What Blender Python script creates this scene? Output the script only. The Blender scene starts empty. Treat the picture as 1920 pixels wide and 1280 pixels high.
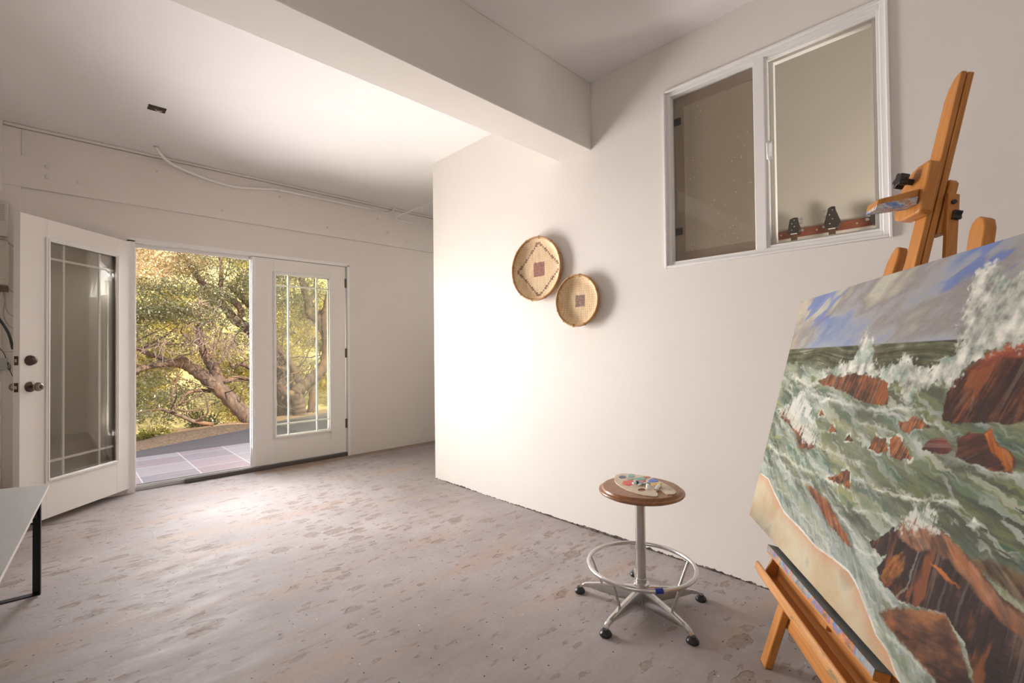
import bpy, bmesh, math, random
import numpy as np
from mathutils import Vector, Matrix
random.seed(7)
scene = bpy.context.scene
COL = scene.collection

# ------------------------------------------------------------------ camera
CAM_H = 1.145
F_PX, PITCH, ROLL, YAW = 876.3, .0142126, .01110, math.radians(43.98)
cd = bpy.data.cameras.new('camera'); cam = bpy.data.objects.new('camera', cd); COL.objects.link(cam)
cd.sensor_width = 36.0; cd.lens = F_PX / 1920 * 36.0; cd.clip_start = .02; cd.clip_end = 300
_cp, _sp, _cr, _sr = math.cos(PITCH), math.sin(PITCH), math.cos(-ROLL), math.sin(-ROLL)
_M = Matrix(((_cr, -_sr, 0), (_sr, _cr, 0), (0, 0, 1))) @ Matrix(((1, 0, 0), (0, _cp, _sp), (0, -_sp, _cp)))
_W = Matrix(((math.cos(YAW), -math.sin(YAW), 0), (0, 0, -1), (math.sin(YAW), math.cos(YAW), 0)))
_A = _M @ _W                                # world -> camera (x right, y down, z forward)
_B = Matrix((_A[0], -_A[1], -_A[2]))        # blender camera axes
cam.matrix_world = Matrix.Translation((0, 0, CAM_H)) @ _B.transposed().to_4x4()
scene.camera = cam

# ------------------------------------------------------------------ view, world, lights
scene.view_settings.view_transform = 'Standard'
scene.view_settings.look = 'None'
scene.view_settings.gamma = 1
scene.view_settings.use_curve_mapping = False
scene.view_settings.exposure = 0.16

w = bpy.data.worlds.new('world'); scene.world = w; w.use_nodes = True
nt = w.node_tree; nt.nodes.clear()
sky = nt.nodes.new('ShaderNodeTexSky'); sky.sky_type = 'NISHITA'; sky.sun_disc = False
sky.sun_elevation = math.radians(38); sky.sun_rotation = math.radians(40); sky.air_density = 1.0; sky.dust_density = 2.5
bg = nt.nodes.new('ShaderNodeBackground'); bg.inputs[1].default_value = 0.42
wo = nt.nodes.new('ShaderNodeOutputWorld')
hs = nt.nodes.new('ShaderNodeHueSaturation'); hs.inputs['Saturation'].default_value = .45
nt.links.new(sky.outputs[0], hs.inputs['Color']); nt.links.new(hs.outputs[0], bg.inputs[0]); nt.links.new(bg.outputs[0], wo.inputs[0])

def area(name, loc, target, sx, sy, power, color, spread=180):
    l = bpy.data.lights.new(name, 'AREA'); l.shape = 'RECTANGLE'; l.size = sx; l.size_y = sy
    l.energy = power; l.color = color; l.spread = math.radians(spread)
    o = bpy.data.objects.new(name, l); COL.objects.link(o); o.location = loc
    o.rotation_euler = (Vector(target) - Vector(loc)).to_track_quat('-Z', 'Y').to_euler()
    return o
def sun(name, dirv, strength, color, angle):
    l = bpy.data.lights.new(name, 'SUN'); l.energy = strength; l.color = color; l.angle = math.radians(angle)
    o = bpy.data.objects.new(name, l); COL.objects.link(o)
    o.rotation_euler = Vector(dirv).to_track_quat('-Z', 'Y').to_euler(); o.location = (0, 12, 9)
    return o
sun('sun', (-.22, .60, -.58), 6.8, (1.0, .84, .62), 1.0)
# daylight coming in through the open doors: level, down to the floor, and bounced up off the patio
area('door_daylight', (1.1, 5.12, 1.15), (2.4, 1.6, .75), 1.55, 1.8, 32, (1.0, .955, .945), 62)
area('door_sky_light', (.9, 5.12, 1.5), (1.35, 3.2, .2), 1.5, 1.0, 30, (1.0, .97, .98), 84)
area('patio_bounce', (1.1, 5.12, .6), (2.1, 1.9, 2.9), 1.7, 1.0, 33, (1.0, .94, .93), 72)
# lamp for assumed rear daylight, then added fill lamps: left side, passage, other room
area('assumed_rear_daylight', (-.3, -1.85, 1.5), (1.2, 3.0, 1.4), 2.2, 1.6, 13, (1.0, .955, .89))  # added lamp for windows assumed behind the camera; none are modelled
area('side_fill', (-.70, .9, 1.2), (2.4, 2.2, 1.3), 1.7, 1.2, 8, (1.0, .955, .91))  # added lamp that lights the long wall evenly
area('passage_fill', (3.9, 3.75, 2.3), (3.0, 4.6, .4), .9, .6, 6, (1.0, .97, .95))  # added lamp tucked into the passage to brighten its walls and floor
area('other_room_fill', (3.0, -.9, .9), (4.2, 1.1, 1.7), .8, .8, 70, (1.0, .95, .9))  # added low lamp that lights the room behind the window

# ------------------------------------------------------------------ helpers
def tag(o, label=None, cat=None, group=None, kind=None):
    if label: o['label'] = label
    if cat: o['category'] = cat
    if group: o['group'] = group
    if kind: o['kind'] = kind
    return o
def thing(name, label, cat, loc=(0, 0, 0), group=None, kind=None, mat=None):
    o = bpy.data.objects.new(name, None); COL.objects.link(o); o.empty_display_size = .05
    o.matrix_world = mat if mat is not None else Matrix.Translation(loc)
    MWS[o] = o.matrix_world.copy() if mat is None else mat.copy()
    return tag(o, label, cat, group, kind)
MWS = {}
class MB:
    """collects shapes, then links them as ONE mesh object"""
    def __init__(s): s.bm = bmesh.new(); s.smooth = False
    def poly(s, vs, fs):
        v = [s.bm.verts.new(p) for p in vs]
        for f in fs:
            try: s.bm.faces.new([v[i] for i in f])
            except ValueError: pass
        return s
    def box(s, a, b):
        x0, y0, z0 = (min(a[i], b[i]) for i in range(3)); x1, y1, z1 = (max(a[i], b[i]) for i in range(3))
        return s.poly([(x0,y0,z0),(x1,y0,z0),(x1,y1,z0),(x0,y1,z0),(x0,y0,z1),(x1,y0,z1),(x1,y1,z1),(x0,y1,z1)],
                      [(0,3,2,1),(4,5,6,7),(0,1,5,4),(1,2,6,5),(2,3,7,6),(3,0,4,7)])
    def hexa(s, bot, top):
        return s.poly(list(bot) + list(top), [(0,3,2,1),(4,5,6,7),(0,1,5,4),(1,2,6,5),(2,3,7,6),(3,0,4,7)])
    def prism(s, pts, off):
        """closed outline (3-D points) extruded by the vector off"""
        n = len(pts); off = Vector(off); P = [Vector(p) for p in pts]
        return s.poly(P + [p + off for p in P], [tuple(reversed(range(n))), tuple(range(n, 2*n))] +
                      [(i, (i+1) % n, n + (i+1) % n, n + i) for i in range(n)])
    def tube(s, pts, r, seg=10, cap=True, closed=False, flat=1.0):
        P = [Vector(p) for p in pts]; n = len(P)
        R = r if isinstance(r, (list, tuple)) else [r] * n
        up = None; rings = []
        for i in range(n):
            if closed: t = P[(i+1) % n] - P[i-1]
            else: t = P[min(i+1, n-1)] - P[max(i-1, 0)]
            t.normalize()
            if up is None:
                up = Vector((0,0,1)) if abs(t.z) < .9 else Vector((1,0,0))
            side = t.cross(up); side.normalize(); up = side.cross(t); up.normalize()
            rings.append([s.bm.verts.new(P[i] + (side * math.cos(a) + up * math.sin(a) * flat) * R[i])
                          for a in [2*math.pi*k/seg for k in range(seg)]])
        m = n if closed else n-1
        for i in range(m):
            A, B = rings[i], rings[(i+1) % n]
            for k in range(seg): s.bm.faces.new((A[k], A[(k+1) % seg], B[(k+1) % seg], B[k]))
        if cap and not closed:
            s.bm.faces.new(list(reversed(rings[0]))); s.bm.faces.new(rings[-1])
        return s
    def lathe(s, prof, c=(0,0,0), seg=32, axis='z', cap=True):
        """profile of (radius, height) around an axis"""
        c = Vector(c); rings = []
        for r, h in prof:
            ring = []
            for k in range(seg):
                a = 2*math.pi*k/seg; x, y = r*math.cos(a), r*math.sin(a)
                v = {'z': (x, y, h), 'x': (h, x, y), 'y': (y, h, x)}[axis]
                ring.append(s.bm.verts.new(c + Vector(v)))
            rings.append(ring)
        for A, B in zip(rings, rings[1:]):
            for k in range(seg): s.bm.faces.new((A[k], A[(k+1) % seg], B[(k+1) % seg], B[k]))
        if cap:
            s.bm.faces.new(list(reversed(rings[0]))); s.bm.faces.new(rings[-1])
        return s
    def build(s, name, mat, parent=None, label=None, smooth=False, bevel=0, loc=None, seg=2, kind=None, local=False):
        bm = s.bm
        bmesh.ops.recalc_face_normals(bm, faces=bm.faces)
        me = bpy.data.meshes.new(name)
        o = bpy.data.objects.new(name, me); COL.objects.link(o)
        if parent is not None:
            o.parent = parent
            base = Vector((0,0,0))
            if not local:
                bm.transform(MWS[parent].inverted())
            MWS[o] = MWS[parent].copy()
        else:
            L = Vector(loc) if loc is not None else Vector((0,0,0))
            if loc is not None and not local: bm.transform(Matrix.Translation(-L))
            o.location = L; MWS[o] = Matrix.Translation(L)
        if smooth:
            for f in bm.faces: f.smooth = True
        bm.to_mesh(me); bm.free()
        me.materials.append(mat)
        if bevel:
            m = o.modifiers.new('bevel', 'BEVEL'); m.width = bevel; m.segments = seg; m.limit_method = 'ANGLE'; m.angle_limit = math.radians(40)
        if smooth == 'auto' or bevel:
            for p in me.polygons: p.use_smooth = True
            try:
                me.set_sharp_from_angle(angle=math.radians(35))
            except Exception: pass
        if label: o['label'] = label
        if kind: o['kind'] = kind
        return o
def struct(mb, name, mat, bevel=0, **k):
    o = mb.build(name, mat, bevel=bevel, **k); o['kind'] = 'structure'; return o

# ------------------------------------------------------------------ materials
class NT:
    def __init__(s, name):
        s.m = bpy.data.materials.new(name); s.m.use_nodes = True; s.t = s.m.node_tree; s.t.nodes.clear()
        s.out = s.t.nodes.new('ShaderNodeOutputMaterial')
        s.b = s.t.nodes.new('ShaderNodeBsdfPrincipled'); s.t.links.new(s.b.outputs[0], s.out.inputs[0])
        s.tc = s.t.nodes.new('ShaderNodeTexCoord')
    def n(s, ty, ins=None, **p):
        nd = s.t.nodes.new(ty)
        for k, v in p.items(): setattr(nd, k, v)
        for k, v in (ins or {}).items():
            if hasattr(v, 'is_linked') or hasattr(v, 'node'): s.t.links.new(v, nd.inputs[k])
            else: nd.inputs[k].default_value = v
        return nd
    def mapv(s, scale=(1,1,1), rot=(0,0,0), loc=(0,0,0), src='Object'):
        return s.n('ShaderNodeMapping', {'Vector': s.tc.outputs[src], 'Scale': scale, 'Rotation': rot, 'Location': loc}).outputs[0]
    def noise(s, vec, scale, detail=4, rough=.55, dist=0):
        return s.n('ShaderNodeTexNoise', {'Vector': vec, 'Scale': scale, 'Detail': detail, 'Roughness': rough, 'Distortion': dist}).outputs[0]
    def ramp(s, fac, stops, interp='LINEAR'):
        r = s.n('ShaderNodeValToRGB', {'Fac': fac}); r.color_ramp.interpolation = interp
        e = r.color_ramp.elements
        while len(e) < len(stops): e.new(.5)
        for i, (p, c) in enumerate(stops):
            e[i].position = p; e[i].color = (c, c, c, 1) if isinstance(c, (int, float)) else (*c, 1)
        return r.outputs[0]
    def mix(s, fac, a, b, mode='MIX'):
        nd = s.t.nodes.new('ShaderNodeMix'); nd.data_type = 'RGBA'; nd.blend_type = mode
        for i, v in ((0, fac), (6, a), (7, b)):
            if hasattr(v, 'node'): s.t.links.new(v, nd.inputs[i])
            elif i == 0: nd.inputs[0].default_value = v
            else: nd.inputs[i].default_value = (*v, 1) if len(v) == 3 else v
        return nd.outputs[2]
    def math(s, op, a, b=0, c=0, clamp=False):
        nd = s.t.nodes.new('ShaderNodeMath'); nd.operation = op; nd.use_clamp = clamp
        for i, v in enumerate((a, b, c)):
            if hasattr(v, 'node'): s.t.links.new(v, nd.inputs[i])
            else: nd.inputs[i].default_value = v
        return nd.outputs[0]
    def bump(s, h, strength=.3, dist=.01):
        s.t.links.new(s.n('ShaderNodeBump', {'Height': h, 'Strength': strength, 'Distance': dist}).outputs[0], s.b.inputs['Normal'])
    def set(s, color=None, rough=.5, metal=0, spec=None, trans=0, ior=None, **k):
        for nm, v in (('Base Color', color), ('Roughness', rough), ('Metallic', metal), ('Specular IOR Level', spec), ('Transmission Weight', trans or None), ('IOR', ior)):
            if v is None: continue
            if hasattr(v, 'node'): s.t.links.new(v, s.b.inputs[nm])
            else: s.b.inputs[nm].default_value = (*v, 1) if isinstance(v, tuple) else v
        return s.m
def plain(name, color, rough=.5, metal=0, spec=None, var=.06, scale=8, bump=0):
    t = NT(name); f = t.noise(t.mapv(), scale, 3)
    c = t.mix(f, tuple(x*(1-var) for x in color), tuple(min(1, x*(1+var)) for x in color))
    if bump: t.bump(t.noise(t.mapv(), scale*12, 3), bump, .002)
    return t.set(c, rough, metal, spec)

def m_wall(name, col, bumps=.12, gap_dirt=False):
    t = NT(name); v = t.mapv()
    big = t.noise(v, 1.3, 4); fine = t.noise(v, 22, 4, .6)
    c = t.mix(t.ramp(big, [(.3, 0.), (.75, 1.)]), tuple(x*.965 for x in col), tuple(min(1, x*1.02) for x in col))
    c = t.mix(t.ramp(fine, [(.45, 0.), (.8, .25)]), c, tuple(x*.93 for x in col))
    if gap_dirt:  # shade of the gap under the wall painted in as a dark, dirty strip
        z = t.n('ShaderNodeSeparateXYZ', {0: v})
        j = t.noise(t.mapv((7, 7, 2)), 5, 5, .7); j2 = t.noise(t.mapv((1, 1, 0)), .9, 2)
        hgt = t.math('MULTIPLY_ADD', j, .035, -.012)
        hgt = t.math('ADD', hgt, t.math('MULTIPLY_ADD', j2, .05, -.022))
        k = t.math('LESS_THAN', z.outputs[2], hgt)
        c = t.mix(k, c, t.ramp(t.noise(v, 40, 3), [(.35, (.03, .025, .022)), (.55, (.12, .10, .09)), (.75, (.35, .22, .12))]))
    t.bump(t.math('ADD', t.math('MULTIPLY', t.noise(v, 60, 4, .6), .4), t.noise(t.mapv((1, 1, .35)), 7, 3)), bumps, .01)
    return t.set(c, .62, spec=.3)

M = {}
M['wall'] = m_wall('wall_paint', (.80, .75, .705), gap_dirt=True)
M['wall_back'] = m_wall('back_wall_paint', (.75, .69, .64))
M['ceiling'] = m_wall('ceiling_paint', (.82, .79, .78), .04)
M['beam'] = m_wall('beam_paint', (.76, .72, .67), .08)
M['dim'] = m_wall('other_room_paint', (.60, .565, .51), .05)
M['white'] = plain('white_gloss_paint', (.80, .775, .75), .34, var=.02, bump=.05)
M['door'] = plain('door_paint', (.78, .735, .69), .36, var=.02, bump=.04)
M['frame'] = plain('window_white', (.82, .80, .79), .38, var=.02)
M['chrome'] = plain('brushed_chrome', (.62, .61, .60), .24, 1, var=.1, scale=30)
M['black'] = plain('black_plastic', (.012, .012, .013), .35)
M['blackmetal'] = plain('black_metal', (.018, .018, .024), .42, .3)
M['bronze'] = plain('dark_bronze', (.085, .062, .05), .3, .85, var=.25, scale=40)
M['hinge'] = plain('hinge_bronze', (.14, .10, .075), .45, .6)
M['wornbrass'] = plain('worn_bronze', (.33, .26, .20), .3, .8, var=.3, scale=60)
M['grey'] = plain('grey_painted_panel', (.40, .405, .40), .45, var=.08, bump=.06)
M['paintgrey'] = plain('utility_box_paint', (.62, .57, .50), .5, var=.05)
M['cable'] = plain('cable_sheath', (.48, .43, .37), .5)
M['cabledark'] = plain('dark_cable', (.03, .03, .03), .4)
M['tape'] = plain('blue_tape', (.01, .03, .30), .5)
M['alu'] = plain('sill_metal', (.50, .48, .47), .35, .7, var=.15, scale=20)
M['silldark'] = plain('dark_sill_strip', (.10, .085, .08), .5, .2, var=.3, scale=25)

def m_glass(name, tint=(.93, .94, .90), refl=1.0):
    t = NT(name); t.t.nodes.remove(t.b)
    tr = t.n('ShaderNodeBsdfTransparent', {0: (*tint, 1)}); gl = t.n('ShaderNodeBsdfGlossy', {'Color': (1, 1, 1, 1), 'Roughness': 0.0})
    lw = t.n('ShaderNodeLayerWeight', {'Blend': .5})
    fr = t.math('MULTIPLY_ADD', t.math('POWER', lw.outputs['Facing'], 4.0), .8*refl, .035*refl)
    mx = t.n('ShaderNodeMixShader', {0: fr})
    t.t.links.new(tr.outputs[0], mx.inputs[1]); t.t.links.new(gl.outputs[0], mx.inputs[2]); t.t.links.new(mx.outputs[0], t.out.inputs[0])
    return t.m
M['glass'] = m_glass('clear_glass')
M['glass_tint'] = m_glass('tinted_glass', (.955, .955, .93), 3.0)
M['glass_dusty'] = m_glass('window_glass', (.90, .89, .86), 1.3)

def m_screen():
    t = NT('insect_screen'); v = t.mapv()
    d = t.n('ShaderNodeBsdfDiffuse', {0: (.50, .42, .34, 1)}); tr = t.n('ShaderNodeBsdfTransparent', {0: (1, 1, 1, 1)})
    dust = t.n('ShaderNodeTexVoronoi', {'Vector': t.mapv((1, 1, .6)), 'Scale': 60.0})
    sp = t.math('MULTIPLY', t.math('LESS_THAN', dust.outputs['Distance'], .16), t.math('GREATER_THAN', t.noise(v, 9, 3), .52))
    dd = t.n('ShaderNodeBsdfDiffuse', {0: (.75, .68, .58, 1)})
    m1 = t.n('ShaderNodeMixShader', {0: .55}); t.t.links.new(tr.outputs[0], m1.inputs[1]); t.t.links.new(d.outputs[0], m1.inputs[2])
    m2 = t.n('ShaderNodeMixShader', {0: t.math('MULTIPLY', sp, .6)}); t.t.links.new(m1.outputs[0], m2.inputs[1]); t.t.links.new(dd.outputs[0], m2.inputs[2])
    t.t.nodes.remove(t.b); t.t.links.new(m2.outputs[0], t.out.inputs[0]); return t.m
M['screen'] = m_screen()
M['screenframe'] = plain('brown_screen_frame', (.40, .315, .26), .5)

def m_wood(name, c0, c1, grain=(14, 1, 14), rough=.42, scale=6):
    t = NT(name); g = t.noise(t.mapv(grain), scale, 6, .6, .6); b = t.noise(t.mapv(), 3, 2)
    c = t.ramp(g, [(.3, c0), (.7, c1)])
    c = t.mix(t.ramp(b, [(.35, 0.), (.8, .35)]), c, tuple(x*.75 for x in c0))
    t.bump(g, .08, .002); return t.set(c, rough)
M['easel'] = m_wood('oiled_easel_wood', (.42, .155, .028), (.60, .255, .062), (30, 1.2, 30), .38, 3)
M['easel_x'] = m_wood('oiled_easel_wood_lengthwise', (.42, .155, .028), (.60, .255, .062), (1.2, 30, 30), .38, 3)
M['easel_pale'] = m_wood('pale_easel_wood', (.50, .26, .09), (.62, .35, .13), (30, 1.2, 30), .4, 3)
M['seatwood'] = m_wood('stool_seat_wood', (.22, .085, .028), (.36, .155, .06), (1.5, 14, 14), .33, 5)
M['palwood'] = m_wood('birch_palette_wood', (.62, .50, .37), (.74, .62, .49), (2, 16, 16), .5, 4)
M['railwood'] = m_wood('red_rail_wood', (.17, .045, .02), (.28, .08, .035), (14, 1.2, 14), .4, 5)
M['guitardark'] = plain('guitar_dark_finish', (.035, .028, .025), .3)
M['fretboard'] = m_wood('guitar_neck_wood', (.07, .035, .02), (.13, .07, .04), (14, 14, 1.5), .45, 5)
M['guitarbody'] = plain('guitar_body_finish', (.22, .06, .02), .25)

# concrete floor with trowel patches and glue stains
def m_floor():
    t = NT('stained_concrete'); v = t.mapv()
    a = t.noise(v, 1.1, 5, .6); b = t.noise(t.mapv((1, 2.2, 1)), 5, 6, .65); f = t.noise(v, 55, 4, .6)
    c = t.ramp(a, [(.25, (.235, .20, .195)), (.5, (.335, .295, .29)), (.75, (.45, .405, .395))])
    c = t.mix(t.ramp(b, [(.4, 0.), (.75, .3)]), c, (.50, .465, .45))
    # warm smears near the long wall
    wm = t.ramp(t.noise(t.mapv((.7, 3.0, 1), (0, 0, .15)), 1.3, 4, .55), [(.55, 0.), (.68, .6)])
    c = t.mix(wm, c, (.40, .285, .215))
    streak = t.ramp(t.noise(t.mapv((1.2, 16, 1), (0, 0, .10)), 1.2, 3, .6), [(.60, 0.), (.68, .45)])
    c = t.mix(streak, c, (.30, .225, .18))
    hsum = None
    vd = t.n('ShaderNodeVectorMath', {0: v, 1: t.n('ShaderNodeTexNoise', {'Vector': v, 'Scale': 9.0, 'Detail': 3.0}).outputs[1]}, operation='ADD').outputs[0]
    dens = t.ramp(t.noise(v, .9, 3, .6), [(.40, 0.), (.62, 1.)])
    dens = t.math('MULTIPLY_ADD', dens, .75, .18)
    for i, (sx, sy, sc, rmax, rot, off, thr) in enumerate(((1, 1.9, 5.0, .34, .10, 0, .45), (1, 2.3, 8.0, .36, .05, 3.3, .40), (1, 1.6, 3.4, .28, -.1, 7.7, .60), (1, 2.6, 13, .36, .1, 11.0, .40))):
        mp = t.n('ShaderNodeMapping', {'Vector': v, 'Scale': (sx, sy, 1), 'Rotation': (0, 0, rot), 'Location': (off, off*.7, 0)}).outputs[0]
        wob = t.n('ShaderNodeTexNoise', {'Vector': mp, 'Scale': sc*2.2, 'Detail': 2.0}).outputs[1]
        mp = t.n('ShaderNodeVectorMath', {0: mp, 1: t.n('ShaderNodeVectorMath', {0: wob, 'Scale': .10}, operation='SCALE').outputs[0]}, operation='ADD').outputs[0]
        vo = t.n('ShaderNodeTexVoronoi', {'Vector': mp, 'Scale': sc, 'Randomness': .95}, voronoi_dimensions='2D')
        rr = t.n('ShaderNodeSeparateXYZ', {0: vo.outputs['Color']})
        present = t.math('LESS_THAN', rr.outputs[0], t.math('MULTIPLY', dens, 1-thr))
        rad = t.math('MULTIPLY_ADD', rr.outputs[1], rmax*.75, rmax*.12)
        dist = t.math('ADD', vo.outputs['Distance'], t.math('MULTIPLY', t.math('SUBTRACT', t.noise(v, 24, 3), .5), .10))
        inside = t.math('MULTIPLY', t.math('MULTIPLY', t.math('SUBTRACT', rad, dist), 30, clamp=True), present)
        rim = t.math('MULTIPLY', t.math('SUBTRACT', 1, t.math('MULTIPLY', t.math('ABSOLUTE', t.math('SUBTRACT', dist, rad)), 34), clamp=True), present)
        rim = t.math('MULTIPLY', rim, t.ramp(t.noise(v, 13+i, 3), [(.42, 0.), (.6, 1.)]))
        c = t.mix(t.math('MULTIPLY', inside, .6), c, t.ramp(f, [(.35, (.165, .12, .095)), (.7, (.33, .255, .205))]))
        c = t.mix(t.math('MULTIPLY', rim, .85), c, (.10, .065, .05))
        hsum = inside if hsum is None else t.math('ADD', hsum, inside)
    # brown band along the back wall, tiny dark crumbs, white specks
    sep = t.n('ShaderNodeSeparateXYZ', {0: v})
    band = t.math('MULTIPLY', t.math('GREATER_THAN', t.math('ADD', sep.outputs[1], t.math('MULTIPLY', t.noise(v, 3, 3), .16)), 4.83), t.math('GREATER_THAN', sep.outputs[0], 1.3))
    c = t.mix(t.math('MULTIPLY', band, .65), c, t.ramp(b, [(.35, (.16, .11, .075)), (.7, (.40, .27, .16))]))
    sp = t.n('ShaderNodeTexVoronoi', {'Vector': v, 'Scale': 14.0}, voronoi_dimensions='2D')
    sr = t.n('ShaderNodeSeparateXYZ', {0: sp.outputs['Color']})
    c = t.mix(t.math('MULTIPLY', t.math('LESS_THAN', sp.outputs['Distance'], .045), t.math('GREATER_THAN', sr.outputs[0], .72)), c, (.04, .03, .025))
    c = t.mix(t.math('MULTIPLY', t.math('LESS_THAN', sp.outputs['Distance'], .035), t.math('LESS_THAN', sr.outputs[0], .04)), c, (.75, .72, .70))
    c = t.mix(t.ramp(f, [(.3, .22), (.6, 0.)]), c, (.22, .18, .165))
    t.bump(t.math('ADD', t.math('MULTIPLY', f, .35), t.math('ADD', b, t.math('MULTIPLY', hsum, -.5))), .35, .006)
    return t.set(c, t.ramp(b, [(.3, .50), (.7, .75)]), spec=.3)
M['floor'] = m_floor()

def m_slate():
    t = NT('slate_tiles'); v = t.mapv(loc=(.36, .08, 0))
    br = t.n('ShaderNodeTexBrick', {'Vector': v, 'Color1': (0, 0, 0, 1), 'Color2': (1, 1, 1, 1), 'Mortar': (.5, .5, .5, 1), 'Scale': 1.0, 'Mortar Size': .006, 'Brick Width': .44, 'Row Height': .40, 'Bias': 0.0}, offset=0.0)
    n1 = t.noise(t.mapv((1, 2.5, 1)), 5, 6, .65, .8)
    c = t.ramp(br.outputs[0], [(0, (.22, .21, .25)), (.35, (.31, .22, .24)), (.6, (.33, .32, .35)), (1, (.26, .19, .20))])
    c = t.mix(t.ramp(n1, [(.35, 0.), (.7, .4)]), c, (.40, .37, .39))
    c = t.mix(t.ramp(n1, [(.5, 0.), (.62, .5)]), c, (.36, .22, .22))
    c = t.mix(br.outputs[1], c, (.55, .53, .52))
    t.bump(t.math('SUBTRACT', n1, br.outputs[1]), .3, .01); return t.set(c, .55)
M['slate'] = m_slate()
def m_asphalt():
    t = NT('asphalt'); v = t.mapv(); n1 = t.noise(v, 80, 3, .7); n2 = t.noise(t.mapv((.5, 4, 1), (0, 0, -.35)), 2, 4)
    c = t.ramp(n1, [(.3, (.085, .072, .072)), (.75, (.17, .145, .145))]); c = t.mix(t.ramp(n2, [(.4, 0.), (.7, .5)]), c, (.17, .155, .165))
    t.bump(n1, .3, .005); return t.set(c, .8)
M['asphalt'] = m_asphalt()
def m_ground():
    t = NT('leaf_litter_ground'); v = t.mapv(); n1 = t.noise(v, 30, 5, .7); n2 = t.noise(v, 1.2, 4)
    c = t.ramp(n1, [(.3, (.10, .06, .035)), (.5, (.34, .22, .13)), (.75, (.55, .42, .27))])
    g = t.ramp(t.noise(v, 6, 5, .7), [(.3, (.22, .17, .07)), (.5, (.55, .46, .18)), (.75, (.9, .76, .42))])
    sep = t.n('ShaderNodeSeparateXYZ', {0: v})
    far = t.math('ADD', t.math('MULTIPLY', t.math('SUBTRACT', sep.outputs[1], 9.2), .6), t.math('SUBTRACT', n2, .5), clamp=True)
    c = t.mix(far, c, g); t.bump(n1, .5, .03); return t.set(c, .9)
M['ground'] = m_ground()
def m_bark():
    t = NT('oak_bark'); v = t.mapv(); n1 = t.noise(t.mapv((6, 6, 1.6)), 4, 6, .7); n2 = t.noise(v, 2.5, 3)
    c = t.ramp(n1, [(.3, (.07, .045, .035)), (.55, (.20, .14, .11)), (.8, (.34, .26, .21))])
    c = t.mix(t.ramp(n2, [(.5, 0.), (.7, .6)]), c, (.42, .24, .12)); t.bump(n1, .8, .03); return t.set(c, .85)
M['bark'] = m_bark()
def m_leaf(name, cols, trans=.45):
    t = NT(name); at = t.n('ShaderNodeAttribute', attribute_name='tone')
    c = t.ramp(at.outputs['Fac'], cols)
    d = t.n('ShaderNodeBsdfDiffuse', {0: c}); tl = t.n('ShaderNodeBsdfTranslucent', {0: t.mix(.4, c, (.62, .50, .10))})
    g = t.n('ShaderNodeBsdfGlossy', {0: (1, 1, 1, 1), 'Roughness': .38})
    a = t.n('ShaderNodeMixShader', {0: trans}); t.t.links.new(d.outputs[0], a.inputs[1]); t.t.links.new(tl.outputs[0], a.inputs[2])
    b = t.n('ShaderNodeMixShader', {0: .07}); t.t.links.new(a.outputs[0], b.inputs[1]); t.t.links.new(g.outputs[0], b.inputs[2])
    t.t.nodes.remove(t.b); t.t.links.new(b.outputs[0], t.out.inputs[0]); return t.m
M['leaf_oak'] = m_leaf('oak_leaves', [(0, (.045, .06, .028)), (.3, (.11, .13, .075)), (.5, (.20, .225, .155)), (.7, (.30, .24, .12)), (.85, (.52, .34, .18)), (1, (.95, .74, .56))])  # palest peach stop is sunlight painted into the leaf colour
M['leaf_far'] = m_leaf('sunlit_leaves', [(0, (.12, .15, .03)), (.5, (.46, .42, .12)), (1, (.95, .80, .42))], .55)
M['twig'] = plain('dead_twigs', (.36, .27, .24), .8, var=.25)

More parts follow.
